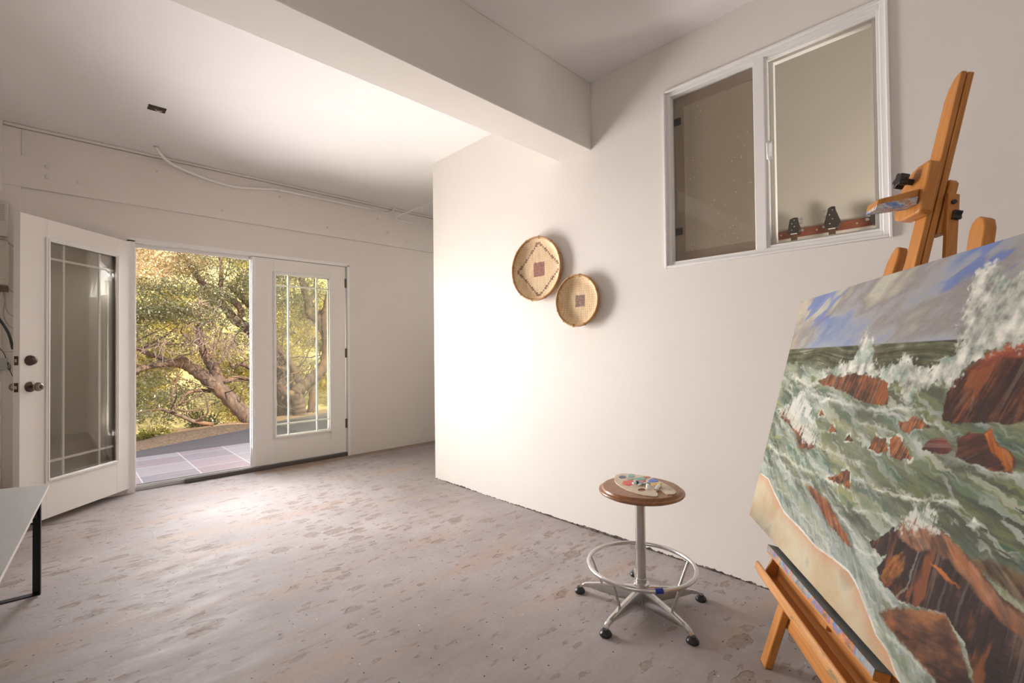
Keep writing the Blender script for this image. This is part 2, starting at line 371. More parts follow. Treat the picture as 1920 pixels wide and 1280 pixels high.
# ------------------------------------------------------------------ traced measurements (metres)
PSH={'horizon': [[0.032,0.725],[0.385,0.718],[0.59,0.721],[0.796,0.718],[0.974,0.72],[1.142,0.72]],'far_bottom': [[0.031,0.616],[0.353,0.625],[0.743,0.619],[0.965,0.625],[1.168,0.629]],'beach': [[0.025,0.185],[0.107,0.185],[0.225,0.147],[0.327,0.119],[0.474,0.113],[0.6,0.102],[0.699,0.111],[0.787,0.113],[0.826,0.104],[0.866,0.083],[0.906,0.064],[0.949,0.038],[0.998,0.032],[1.025,0.014],[1.061,-0.006],[0.923,-0.117],[-0.174,-0.046],[-0.136,0.116]],'splash': [[0.583,0.768],[0.621,0.729],[0.653,0.689],[0.683,0.639],[0.73,0.651],[0.774,0.662],[0.797,0.687],[0.842,0.666],[0.883,0.654],[0.91,0.657],[0.939,0.677],[0.978,0.685],[0.984,0.715],[0.959,0.749],[0.98,0.798],[0.964,0.86],[0.994,0.872],[1.031,0.88],[1.06,0.859],[1.09,0.843],[1.135,0.824],[1.168,0.707],[1.101,0.699],[1.065,0.689],[1.049,0.673],[1.033,0.656],[0.996,0.63],[0.978,0.613],[0.931,0.623],[0.895,0.596],[0.88,0.582],[0.861,0.551],[0.845,0.555],[0.824,0.591],[0.796,0.617],[0.76,0.608],[0.718,0.618],[0.661,0.626],[0.571,0.628],[0.474,0.618],[0.385,0.604],[0.334,0.621],[0.418,0.655],[0.519,0.668],[0.563,0.678],[0.564,0.723]],'rockline': [[0.334,0.598],[0.432,0.628],[0.491,0.619],[0.569,0.632],[0.647,0.626],[0.704,0.62],[0.755,0.614],[0.781,0.558],[0.748,0.548],[0.682,0.547],[0.62,0.558],[0.533,0.571],[0.455,0.583],[0.395,0.586]],'bigrock': [[0.985,0.543],[0.98,0.584],[0.987,0.62],[1.001,0.638],[1.04,0.656],[1.066,0.684],[1.101,0.699],[1.168,0.707],[1.206,0.566],[1.144,0.553],[1.107,0.553],[1.043,0.537]],'bigrocktop': [[1.025,0.645],[1.045,0.665],[1.066,0.686],[1.1,0.701],[1.167,0.709],[1.174,0.683],[1.119,0.678],[1.085,0.668],[1.056,0.651]],'darkwave': [[0.757,0.615],[0.815,0.614],[0.879,0.612],[0.965,0.625],[0.989,0.567],[0.938,0.555],[0.862,0.55],[0.786,0.557]],'lsplash': [[0.128,0.493],[0.174,0.525],[0.227,0.548],[0.301,0.519],[0.367,0.484],[0.411,0.442],[0.428,0.405],[0.398,0.375],[0.335,0.383],[0.275,0.403],[0.179,0.43],[0.083,0.444],[0.029,0.461]],'lrock': [[0.035,0.461],[0.122,0.475],[0.196,0.464],[0.258,0.431],[0.327,0.421],[0.394,0.412],[0.435,0.377],[0.393,0.361],[0.327,0.356],[0.252,0.399],[0.175,0.419],[0.093,0.43]],'r1': [[0.406,0.482],[0.419,0.502],[0.451,0.488]],'r2': [[0.502,0.442],[0.519,0.465],[0.559,0.45]],'r3': [[0.612,0.429],[0.628,0.454],[0.657,0.44],[0.64,0.431]],'r4': [[0.839,0.515],[0.872,0.524],[0.891,0.537],[0.926,0.535],[0.957,0.521],[0.926,0.511],[0.902,0.509],[0.892,0.499],[0.861,0.499]],'r5': [[0.74,0.431],[0.758,0.466],[0.806,0.469],[0.823,0.44],[0.787,0.428]],'r6': [[0.831,0.437],[0.823,0.471],[0.856,0.485],[0.892,0.462],[0.924,0.441],[0.888,0.43],[0.855,0.431]],'r7': [[0.947,0.47],[0.968,0.496],[1.016,0.502],[1.037,0.487],[1.026,0.473],[0.979,0.464]],'r8': [[1.049,0.473],[1.045,0.506],[1.069,0.524],[1.102,0.526],[1.117,0.541],[1.144,0.513],[1.172,0.505],[1.187,0.485],[1.186,0.469],[1.145,0.468],[1.094,0.468]],'r8o': [[1.105,0.524],[1.117,0.541],[1.141,0.515],[1.17,0.503],[1.187,0.473],[1.173,0.474],[1.144,0.492]],'r9': [[0.562,0.308],[0.621,0.326],[0.655,0.355],[0.681,0.352],[0.702,0.307],[0.661,0.311],[0.605,0.305]],'r10': [[0.437,0.255],[0.518,0.251],[0.577,0.246],[0.636,0.231],[0.698,0.205],[0.76,0.18],[0.781,0.171],[0.731,0.169],[0.662,0.182],[0.581,0.205],[0.499,0.228]],'rA': [[0.84,0.211],[0.888,0.247],[0.919,0.275],[0.939,0.301],[0.979,0.321],[1.024,0.319],[1.045,0.328],[1.089,0.31],[1.132,0.306],[1.169,0.292],[1.216,0.272],[1.291,0.258],[1.316,0.167],[1.224,0.1],[1.192,0.144],[1.151,0.169],[1.119,0.181],[1.064,0.162],[1.018,0.149],[0.983,0.142],[0.919,0.148],[0.894,0.169],[0.918,0.211],[0.896,0.202],[0.86,0.204]],'rAl': [[0.939,0.301],[0.979,0.321],[1.009,0.313],[1.037,0.326],[1.08,0.314],[1.118,0.308],[1.157,0.292],[1.192,0.276],[1.235,0.263],[1.293,0.251],[1.3,0.226],[1.239,0.233],[1.19,0.244],[1.132,0.265],[1.1,0.279],[1.054,0.279],[1.011,0.259],[0.973,0.264],[0.936,0.269]],'rAo': [[0.914,0.158],[0.931,0.21],[0.973,0.24],[0.986,0.216],[0.975,0.162],[0.94,0.148]],'rAs': [[1.051,0.252],[1.086,0.254],[1.135,0.239],[1.099,0.239]],'rB': [[0.942,0.084],[0.975,0.114],[1.004,0.136],[1.066,0.158],[1.119,0.181],[1.146,0.165],[1.181,0.138],[1.224,0.1],[1.162,0.056],[1.083,0.069],[1.029,0.074],[0.981,0.075]],'rC': [[1.137,0.3],[1.181,0.312],[1.22,0.315],[1.274,0.318],[1.287,0.273],[1.224,0.282],[1.176,0.29]],'psplash': [[0.914,0.273],[0.953,0.315],[0.966,0.34],[0.996,0.338],[1.014,0.367],[1.044,0.352],[1.045,0.326],[1.026,0.311],[0.977,0.302],[0.946,0.282]],'spark': [[1.12,0.353],[1.13,0.362],[1.132,0.37],[1.139,0.365],[1.15,0.364],[1.14,0.357],[1.137,0.35],[1.129,0.353]],'gullL': [[0.388,0.529],[0.428,0.545],[0.454,0.555],[0.451,0.538],[0.412,0.524]]}
PLN={'w1': [[0.017,0.31],[0.12,0.3],[0.233,0.304],[0.32,0.289],[0.451,0.297],[0.529,0.3],[0.608,0.3]],'w2': [[0.439,0.392],[0.504,0.383],[0.574,0.386],[0.658,0.381],[0.715,0.384]],'w3': [[0.726,0.347],[0.813,0.341],[0.879,0.346],[0.938,0.354],[0.974,0.359],[1.02,0.375],[1.086,0.384]],'w4': [[0.745,0.259],[0.814,0.281],[0.87,0.29],[0.917,0.28]],'w5': [[0.056,0.606],[0.183,0.595],[0.29,0.58],[0.329,0.59],[0.385,0.604]],'w6': [[0.309,0.546],[0.475,0.544],[0.616,0.533],[0.728,0.535],[0.84,0.551],[0.937,0.558]],'w7': [[0.883,0.495],[0.94,0.475],[1.003,0.469],[1.065,0.468],[1.134,0.465],[1.201,0.471]],'w8': [[0.025,0.185],[0.107,0.185],[0.225,0.147],[0.327,0.119],[0.474,0.113],[0.6,0.102],[0.699,0.111],[0.787,0.113],[0.826,0.104],[0.866,0.083],[0.906,0.064],[0.949,0.038],[0.998,0.032],[1.025,0.014],[1.061,-0.006]],'w9': [[0.781,0.182],[0.836,0.177],[0.886,0.198],[0.917,0.204],[0.893,0.155],[0.921,0.142],[0.984,0.14],[1.033,0.155],[1.105,0.179]],'w10': [[0.909,0.066],[0.958,0.056],[1.032,0.065],[1.1,0.064],[1.16,0.064]],'w11': [[0.165,0.279],[0.296,0.247],[0.39,0.252],[0.47,0.264]],'w12': [[1.012,0.256],[1.01,0.215],[1.006,0.178],[0.982,0.144]],'w13': [[0.636,0.491],[0.747,0.491],[0.843,0.488]],'w14': [[0.732,0.526],[0.826,0.532],[0.911,0.527],[0.999,0.527]],'w15': [[0.176,0.175],[0.338,0.18],[0.447,0.158],[0.538,0.145],[0.682,0.143]],'w16': [[0.571,0.257],[0.669,0.231],[0.77,0.206],[0.859,0.18]]}
PAL=[[1.8725,1.258],[1.9193,1.278],[1.9571,1.2746],[1.978,1.2488],[1.996,1.2105],[1.9976,1.1581],[1.9773,1.1004],[1.9457,1.0415],[1.9167,0.9956],[1.8885,0.9629],[1.8655,0.9469],[1.8429,0.9411],[1.8274,0.9475],[1.8177,0.9624],[1.826,0.9781],[1.8391,0.9941],[1.8463,1.0118],[1.8279,1.0157],[1.8155,1.0136],[1.7982,0.9971],[1.7821,0.9849],[1.7608,0.9788],[1.7481,0.992],[1.7414,1.0224],[1.7436,1.0635],[1.7504,1.1063],[1.7731,1.1557],[1.8031,1.2012],[1.8374,1.2346]]
PALH=[[1.807,1.0557],[1.7982,1.052],[1.789,1.0508],[1.7807,1.0522],[1.7747,1.0559],[1.7718,1.0614],[1.7724,1.068],[1.7765,1.0746],[1.7834,1.0802],[1.7922,1.084],[1.8015,1.0854],[1.81,1.0841],[1.8161,1.0803],[1.8191,1.0746],[1.8184,1.0679],[1.8141,1.0613]]
BLOB=[('dark blue paint daub',(0.04,0.07,0.16),[[1.9191,1.2241],[1.9084,1.2193],[1.8975,1.218],[1.8885,1.2203],[1.8832,1.2259],[1.8825,1.2336],[1.8867,1.242],[1.8949,1.2494],[1.9056,1.2544],[1.9167,1.2559],[1.926,1.2535],[1.9314,1.2478],[1.932,1.2399],[1.9276,1.2314]]),('pale teal paint daub',(0.22,0.42,0.38),[[1.9664,1.2033],[1.9541,1.1983],[1.9415,1.1973],[1.9309,1.2004],[1.9245,1.2072],[1.9234,1.2162],[1.9278,1.2258],[1.9371,1.234],[1.9493,1.2393],[1.9622,1.2405],[1.973,1.2374],[1.9796,1.2305],[1.9806,1.2212],[1.9758,1.2115]]),('grey green paint daub',(0.28,0.3,0.22),[[1.9178,1.1804],[1.9064,1.1757],[1.8947,1.1747],[1.885,1.1776],[1.879,1.1839],[1.878,1.1922],[1.8821,1.2011],[1.8907,1.2087],[1.902,1.2136],[1.9139,1.2148],[1.9239,1.2119],[1.93,1.2055],[1.9309,1.197],[1.9265,1.188]]),('red paint daub',(0.62,0.03,0.025),[[1.8596,1.1424],[1.8407,1.134],[1.822,1.1313],[1.8071,1.1347],[1.7987,1.1435],[1.7983,1.156],[1.8062,1.17],[1.8209,1.1827],[1.8398,1.1916],[1.8591,1.1948],[1.8748,1.1915],[1.8836,1.1823],[1.8836,1.1692],[1.875,1.1549]]),('teal green paint daub',(0.12,0.33,0.27),[[1.955,1.138],[1.9417,1.1333],[1.9275,1.1334],[1.915,1.1382],[1.9068,1.1468],[1.9043,1.1575],[1.9081,1.1683],[1.9175,1.1771],[1.9307,1.1821],[1.9452,1.1822],[1.958,1.1773],[1.9665,1.1685],[1.9688,1.1575],[1.9647,1.1466]]),('magenta paint daub',(0.45,0.06,0.1),[[1.9206,1.1163],[1.9133,1.1149],[1.9042,1.1173],[1.8949,1.123],[1.8873,1.1309],[1.8829,1.1395],[1.8825,1.1471],[1.8862,1.1522],[1.8934,1.1537],[1.9026,1.1514],[1.912,1.1456],[1.9197,1.1376],[1.9242,1.1289],[1.9244,1.1213]]),('brown paint daub',(0.38,0.14,0.07),[[1.9951,1.1397],[1.9872,1.1373],[1.9784,1.138],[1.9704,1.1417],[1.9647,1.1477],[1.9625,1.1547],[1.9641,1.1614],[1.9694,1.1666],[1.9772,1.1691],[1.9861,1.1685],[1.9942,1.1648],[2.0,1.1587],[2.0022,1.1516],[2.0004,1.1448]]),('bright blue paint daub',(0.04,0.12,0.5),[[1.9674,1.0837],[1.9544,1.0792],[1.9409,1.079],[1.9294,1.083],[1.9222,1.0906],[1.9206,1.1001],[1.9249,1.1099],[1.9345,1.118],[1.9475,1.1228],[1.9613,1.1232],[1.9731,1.1192],[1.9805,1.1114],[1.982,1.1016],[1.9772,1.0917]]),('orange yellow paint daub',(0.75,0.38,0.03),[[1.9139,1.0601],[1.9076,1.0581],[1.9007,1.0585],[1.8945,1.0611],[1.8903,1.0655],[1.8889,1.0707],[1.8906,1.0759],[1.895,1.0799],[1.9013,1.0819],[1.9083,1.0816],[1.9145,1.079],[1.9188,1.0746],[1.9202,1.0693],[1.9184,1.0641]]),('dark green paint daub',(0.04,0.13,0.07),[[1.8985,1.085],[1.8899,1.0815],[1.8814,1.0804],[1.8747,1.082],[1.8709,1.0859],[1.871,1.0913],[1.8748,1.0973],[1.8817,1.1026],[1.8903,1.1062],[1.8989,1.1074],[1.9058,1.1059],[1.9096,1.1019],[1.9095,1.0964],[1.9055,1.0903]]),('purple paint daub',(0.12,0.03,0.14),[[1.9335,1.0519],[1.9301,1.0506],[1.9266,1.0504],[1.9237,1.0513],[1.922,1.0531],[1.9219,1.0554],[1.9232,1.0578],[1.9259,1.0599],[1.9293,1.0611],[1.9328,1.0614],[1.9357,1.0605],[1.9374,1.0587],[1.9376,1.0564],[1.9362,1.0539]])]
TUBES=[([1.8249,1.1288],[1.8753,1.1126]),([1.8829,1.0902],[1.8117,1.0477]),([1.9171,1.0382],[1.8353,1.0233]),([1.8355,1.1015],[1.879,1.0998])]
LIMB1=[([[2.282,8.15,-0.112],[2.157,8.257,0.069],[2.048,8.364,0.214],[1.851,8.471,0.484],[1.692,8.579,0.665],[1.535,8.686,0.828],[1.427,8.793,0.93],[1.326,8.9,1.04]],0.125,0.075),([[1.423,8.85,0.92],[1.275,8.78,0.96],[1.068,8.71,0.967],[0.902,8.64,0.927],[0.792,8.57,0.887],[0.679,8.5,0.848]],0.06,0.035),([[1.388,8.85,0.905],[1.204,8.8,0.994],[1.073,8.75,1.063],[0.94,8.7,1.113],[0.823,8.65,1.185],[0.717,8.6,1.24]],0.04,0.025),([[1.78,8.55,0.577],[1.773,8.62,0.794],[1.714,8.69,0.947],[1.656,8.76,1.093],[1.618,8.83,1.264],[1.588,8.9,1.565]],0.09,0.045),([[1.82,8.6,0.691],[1.946,8.733,0.661],[2.133,8.867,0.698],[2.353,9.0,0.645]],0.05,0.03),([[1.753,8.7,0.895],[1.886,8.8,1.001],[1.984,8.9,1.131],[2.126,9.0,1.31]],0.03,0.015),([[2.898,9.3,1.069],[2.612,9.25,1.316],[2.408,9.2,1.513],[2.286,9.15,1.612],[2.151,9.1,1.68],[2.019,9.05,1.854],[1.892,9.0,1.978],[1.79,8.95,2.055],[1.684,8.9,2.174]],0.1,0.05),([[2.127,9.0,1.674],[2.221,8.986,1.768],[2.185,8.971,1.902],[2.038,8.957,2.028],[1.918,8.943,2.126],[1.908,8.929,2.284],[1.913,8.914,2.549],[1.887,8.9,2.721]],0.06,0.025),([[2.656,9.4,1.712],[2.466,9.35,1.944],[2.35,9.3,2.058],[2.229,9.25,2.159],[2.094,9.2,2.283]],0.07,0.04),([[1.716,8.7,0.514],[1.526,8.64,0.54],[1.379,8.58,0.505],[1.289,8.52,0.38],[1.195,8.46,0.314],[1.142,8.4,0.27]],0.028,0.014),([[0.981,8.2,0.357],[1.078,8.2,0.309],[1.222,8.2,0.234],[1.415,8.2,0.119],[1.651,8.2,0.051]],0.02,0.03),([[2.397,9.1,0.844],[2.239,9.133,0.924],[2.148,9.167,0.852],[2.091,9.2,0.982]],0.04,0.02)]
LIMB2=[([[3.083,8.7,-0.081],[3.075,8.7,0.064],[3.057,8.7,0.208],[3.003,8.7,0.375]],0.13,0.11),([[3.003,8.7,0.375],[2.845,8.633,0.391],[2.737,8.567,0.476],[2.656,8.5,0.613]],0.07,0.05),([[3.003,8.7,0.375],[3.183,8.762,0.512],[3.4,8.825,0.664],[3.574,8.887,0.805],[3.673,8.95,1.056],[3.7,9.012,1.417],[3.696,9.075,1.73],[3.776,9.137,2.052],[3.868,9.2,2.328]],0.12,0.07),([[3.736,9.1,1.42],[3.585,9.133,1.73],[3.436,9.167,1.829],[3.429,9.2,2.037],[3.373,9.233,2.293],[3.326,9.267,2.55],[3.289,9.3,2.756]],0.09,0.05),([[3.467,9.3,2.046],[3.617,9.367,2.293],[3.665,9.433,2.602],[3.735,9.5,2.887]],0.05,0.03),([[3.747,9.2,1.738],[3.664,9.225,1.863],[3.737,9.25,1.91],[3.854,9.275,1.928],[4.129,9.3,2.084]],0.05,0.04),([[3.545,9.4,-0.098],[3.597,9.45,0.209],[3.607,9.5,0.555]],0.08,0.06),([[3.157,8.9,0.546],[3.071,8.975,0.822],[2.93,9.05,1.04],[2.799,9.125,1.314],[2.688,9.2,1.509]],0.07,0.04),([[3.061,9.0,0.724],[2.911,9.05,0.826],[2.772,9.1,0.85]],0.04,0.03)]
TWIG=[[1.501,8.3,1.697],[1.535,8.3,1.297],[1.673,8.3,1.216],[1.401,8.3,1.455],[1.638,8.3,1.541],[1.815,8.3,1.297],[1.961,8.3,1.298],[1.018,8.3,1.22]]
# ------------------------------------------------------------------ the room shell
XL, XR, YB, YR, ZC = -.75, 2.388, 4.90, -2.0, 2.80
XE, YE = 4.6, 3.47                        # passage beyond the end of the long wall
fl = MB(); 
fl.box((XL-.1, YR-.1, -.12), (XE+.1, YB+.06, 0)); struct(fl, 'floor', M['floor'])
struct(MB().box((XL-.1, YR-.1, ZC), (XR+.11, YB+.2, ZC+.12)), 'ceiling', M['ceiling'])
struct(MB().box((XR+.11, YE-.11, ZC), (XE+.1, YB+.2, ZC+.12)), 'ceiling', M['ceiling'])
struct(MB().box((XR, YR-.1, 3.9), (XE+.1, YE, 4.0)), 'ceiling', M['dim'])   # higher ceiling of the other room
# long right wall with the window opening (y .277..1.252, z 1.57..2.543)
WY0, WY1, WZ0, WZ1 = .285, 1.245, 1.578, 2.536
wr = MB()
T = .11
for (y0, y1, z0, z1) in ((YR, WY0, 0, ZC), (WY1, YE, 0, ZC), (WY0, WY1, 0, WZ0), (WY0, WY1, WZ1, ZC)):
    wr.box((XR, y0, z0), (XR+T, y1, z1))
bmesh.ops.remove_doubles(wr.bm, verts=wr.bm.verts, dist=1e-5)
struct(wr, 'wall_right', M['wall'])
struct(MB().box((XR+T, YE-T, 0), (XE, YE, ZC)), 'wall_passage', M['wall_back'])
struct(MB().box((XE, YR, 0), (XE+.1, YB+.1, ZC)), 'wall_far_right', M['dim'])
struct(MB().box((XL-.1, YR, 0), (XL, YB+.1, ZC)), 'wall_left', M['wall'])
struct(MB().box((XL-.1, YR-.1, 0), (XE+.1, YR, ZC)), 'wall_rear', M['wall'])
# back wall with the double door opening
DX0, DX1, DZ = .415, 2.262, 2.065
wb = MB()
for (x0, x1, z0, z1) in ((XL, DX0, 0, ZC), (DX1, XE, 0, ZC), (DX0, DX1, DZ, ZC)):
    wb.box((x0, YB, z0), (x1, YB+.14, z1))
bmesh.ops.remove_doubles(wb.bm, verts=wb.bm.verts, dist=1e-5)
struct(wb, 'wall_back', M['wall_back'])
# raised fascia board across the back wall, its post at the left
tr = MB(); tr.box((-.21, YB-.022, 2.35), (XE, YB+.001, 2.775)); tr.box((-.42, YB-.022, 0), (-.21, YB+.001, 2.775))
struct(tr, 'trim_1', M['wall_back'], bevel=.004)
struct(MB().box((XL, YB-.045, 0), (-.30, YB, ZC)), 'trim_2', M['wall_back'], bevel=.003)
struct(MB().box((-.30, YB-.035, ZC-.022), (XE, YB, ZC)), 'trim_3', M['wall_back'], bevel=.006)
# big ceiling beam
bm_ = MB(); bm_.box((XL, 1.739, 2.38), (XR, 1.998, ZC)); bo = struct(bm_, 'trim_4', M['beam'], bevel=.006, seg=3)
# metal gusset plate with bolts on the fascia
gp = thing('gusset_plate', 'painted steel plate with two bolts on the back wall board, upper left corner', 'metal plate', (-.16, YB-.022, 2.46))
MB().box((-.30, YB-.0275, 2.352), (-.036, YB-.0225, 2.578)).build('plate', M['wall_back'], gp, bevel=.001)
for z in (2.53, 2.456):
    MB().lathe([(.013, 0), (.013, -.006), (.008, -.010), (.002, -.011)], (-.078, YB-.0275, z), 16, 'y').build('bolt', M['wall_back'], gp, smooth='auto')
bolts = [(.097, 2.46, 'painted bolt head on the board, next to the steel plate'), (.584, 2.662, 'small bolt head high on the board above the open door'), (1.055, 2.433, 'bolt head on the board above the doorway opening'), (1.551, 2.663, 'bolt head just under the conduit clamp above the closed door'),
         (2.022, 2.442, 'bolt head on the board above the closed door'), (2.60, 2.640, 'painted bolt head left of the white pipe bend'), (2.73, 2.50, 'broad painted bolt washer below the white pipe bend'), (2.975, 2.438, 'bolt head on the board, nearest the long wall')]
for x, z, lb in bolts:
    r = .012 if 'broad' not in lb else .022
    o = MB().lathe([(r, 0), (r, -.005), (r*.6, -.009), (.001, -.010)], (x, YB-.022, z), 14, 'y').build('bolt_head', M['wall_back'], loc=(x, YB-.022, z), smooth='auto')
    tag(o, lb, 'bolt', 'painted bolts along the board over the doors')

# ------------------------------------------------------------------ doors
def leaf(name, mat4, wdt, ext_side):
    """local: x from the hinge to the free edge, y into the thickness, z up; y=0 is the face towards the room's camera"""
    root = thing(name, None, None, mat=mat4); root['kind'] = 'structure'; del_keys(root)
    H, TH = 2.0, .043; g0, g1, z0, z1 = wdt-.755 if False else .152, wdt-.158, .235, 1.878
    sl = MB()
    for a, b, c, d in ((0, g0+.012, 0, H), (g1-.012, wdt, 0, H), (g0+.012, g1-.012, 0, z0+.012), (g0+.012, g1-.012, z1-.012, H)):
        sl.box((a, 0, c), (b, TH, d))
    bmesh.ops.remove_doubles(sl.bm, verts=sl.bm.verts, dist=1e-5)
    sl.build('door_slab', M['door'], root, local=True, bevel=.0012)
    for y0, s in ((0, -1), (TH, 1)):
        fr = MB()
        for (w0, w1, pr) in ((0, .026, .012), (.010, .019, .018)):
            for a, b, c, d in ((g0+w0, g0+w1, z0+w0, z1-w0), (g1-w1, g1-w0, z0+w0, z1-w0), (g0+w1, g1-w1, z0+w0, z0+w1), (g0+w1, g1-w1, z1-w1, z1-w0)):
                fr.box((a, y0, c), (b, y0+s*pr, d))
        fr.build('glazing_frame', M['white'], root, local=True, bevel=.0025)
    gy = TH/2; gw = g1-g0
    mu = MB()
    for xx in (g0+.022+(gw-.044)*.235, g1-.022-(gw-.044)*.235): mu.box((xx-.0075, gy-.005, z0+.02), (xx+.0075, gy+.005, z1-.02))
    for zz in (z0+.135, z1-.135): mu.box((g0+.02, gy-.0052, zz-.0075), (g1-.02, gy+.0052, zz+.0075))
    mu.build('muntin_grid', M['white'], root, local=True)
    for s in (-.0085, .0085):
        MB().box((g0+.012, gy+s-.0015, z0+.012), (g1-.012, gy+s+.0015, z1-.012)).build('glass_pane', M['glass_tint'] if ext_side else M['glass'], root, local=True)
    sp = MB()
    for a, b in ((g0+.012, g0+.026), (g1-.026, g1-.012)): sp.box((a, gy-.0069, z0+.012), (b, gy+.0069, z1-.012))
    sp.build('pane_spacer', M['hinge'], root, local=True)
    return root
def del_keys(o):
    for k in ('label', 'category'):
        if k in o.keys(): del o[k]
# closed right leaf (hinged at the right): local x runs to world -x
mR = Matrix.Translation((2.224, 4.912, .048)) @ Matrix(((-1, 0, 0, 0), (0, 1, 0, 0), (0, 0, 1, 0), (0, 0, 0, 1)))
d2 = leaf('door_2', mR, .888, False)
ast = MB(); ast.box((.888, -.004, 0), (.918, .018, 2.0)); ast.box((.905, .018, 0), (.925, .05, 2.0)); ast.build('astragal', M['white'], d2, local=True, bevel=.002)
for z in (1.775, 1.015, .255):
    MB().tube([(-.006, -.006, z), (-.006, -.006, z+.098)], .0065, 10).box((-.012, -.002, z), (.006, .002, z+.098)).build('hinge', M['hinge'], d2, label='dark bronze hinge', local=True)
d2['label'] = 'closed white french door leaf with muntin glazing'
# open left leaf: free edge near the back left corner
Q1 = Vector((.432, 4.925, 0)); Q0 = Vector((-.188, 4.29, 0)); ex = (Q0-Q1).normalized()
ey = Vector((ex.y, -ex.x, 0));
if ey.dot(Vector((0, 0, 0))-Q1) > 0: ey = -ey
mL = Matrix(((ex.x, ey.x, 0, Q1.x), (ex.y, ey.y, 0, Q1.y), (0, 0, 1, .045), (0, 0, 0, 1)))
WL = (Q0-Q1).length
d1 = leaf('door_1', mL, WL, True)
d1['label'] = 'white french door leaf standing open into the room'
xk = WL-.062
# dark bronze hardware: deadbolt, knob, latch plates
for s, y0 in ((-1, 0), (1, .043)):
    MB().lathe([(.034, 0), (.034, .004), (.028, .018), (.022, .024), (.018, .030), (.004, .031)] if s > 0 else [(.034, 0), (.034, -.004), (.029, -.016), (.026, -.026), (.014, -.036), (.003, -.037)], (xk, y0, 1.055), 24, 'y').build('deadbolt', M['bronze'], d1, label='dark bronze deadbolt cylinder', smooth='auto', local=True)
    kb = MB().lathe([(r, s*h) for r, h in ((.033, 0), (.034, .006), (.026, .014), (.013, .018), (.012, .034), (.020, .040), (.027, .050), (.028, .060), (.023, .070), (.014, .074), (.003, .075))], (xk, y0, .885), 24, 'y')
    k = kb.build('knob', M['bronze'], d1, label='dark bronze door knob', smooth='auto', local=True)
    MB().lathe([(r, s*h) for r, h in ((.0215, .041), (.0285, .050), (.0285, .058), (.024, .069), (.0145, .0745))], (xk, y0, .885), 24, 'y', cap=False).build('knob_shell', M['wornbrass'], k, smooth='auto', local=True)
for z in (1.055, .885):
    pl_ = MB().box((WL, .009, z-.029), (WL+.0025, .034, z+.029)).build('latch_plate', M['bronze'], d1, local=True)
    MB().box((WL+.0025, .015, z-.010), (WL+(.010 if z < 1 else .005), .028, z+.010)).build('latch_bolt', M['alu'], pl_, local=True)
for z in (1.775, 1.015, .255):
    MB().tube([(-.004, .048, z), (-.004, .048, z+.098)], .0065, 10).build('hinge', M['hinge'], d1, label='dark bronze hinge', local=True)
# frame: jambs, head, stops and threshold
fr = MB()
fr.box((DX0-.03, YB-.006, 0), (DX0+.022, YB+.14, DZ)); fr.box((DX1-.022, YB-.006, 0), (DX1+.006, YB+.14, DZ)); fr.box((DX0-.03, YB-.006, DZ-.014), (DX1+.006, YB+.14, DZ+.02))
fr.box((DX0+.022, YB+.06, DZ-.045), (DX1-.022, YB+.09, DZ-.014)); fr.box((DX1-.035, YB+.062, 0), (DX1-.02, YB+.09, DZ-.014)); fr.box((DX0+.02, YB+.062, 0), (DX0+.034, YB+.09, DZ-.014))
struct(fr, 'trim_5', M['white'], bevel=.002)
th = MB(); th.box((DX0, 4.945, 0), (DX1, 5.055, .034)); th.box((DX0+.02, 4.965, .034), (DX1-.02, 4.985, .040)); th.box((DX0+.02, 5.02, .034), (DX1-.02, 5.035, .041))
struct(th, 'trim_6', M['alu'], bevel=.003)
struct(MB().box((.78, 4.905, 0), (DX1-.02, 4.944, .038)), 'trim_7', M['silldark'], bevel=.004)

# ------------------------------------------------------------------ window in the long wall
w1 = thing('window_1', None, None, (XR, .765, 1.578)); w1['kind'] = 'structure'; w1['label'] = 'white sliding window looking into another room'
x0 = XR-.012
fm = MB()
def ring(mb, xa, xb, y0, y1, z0, z1, t):
    mb.box((xa, y0, z0), (xb, y0+t, z1)); mb.box((xa, y1-t, z0), (xb, y1, z1)); mb.box((xa, y0+t, z0), (xb, y1-t, z0+t)); mb.box((xa, y0+t, z1-t), (xb, y1-t, z1))
ring(fm, x0, XR+.05, .277, 1.252, 1.571, 2.543, .012)
ring(fm, XR+.006, XR+.10, .288, 1.241, 1.582, 2.532, .022)
fm.build('frame', M['frame'], w1, bevel=.0025)
# fixed half (left in the room) and sliding half
md = MB(); md.box((XR+.004, .742, 1.60), (XR+.07, .792, 2.515)); md.build('mullion', M['frame'], w1, bevel=.003)
ss = MB(); ring(ss, XR+.012, XR+.04, .305, .748, 1.600, 2.512, .016); ss.build('sliding_sash', M['frame'], w1, bevel=.002)
MB().box((XR+.024, .318, 1.612), (XR+.028, .736, 2.498)).build('glass_pane', M['glass_dusty'], w1)
MB().box((XR+.044, .79, 1.600), (XR+.048, 1.222, 2.512)).build('glass_pane', M['glass_dusty'], w1)
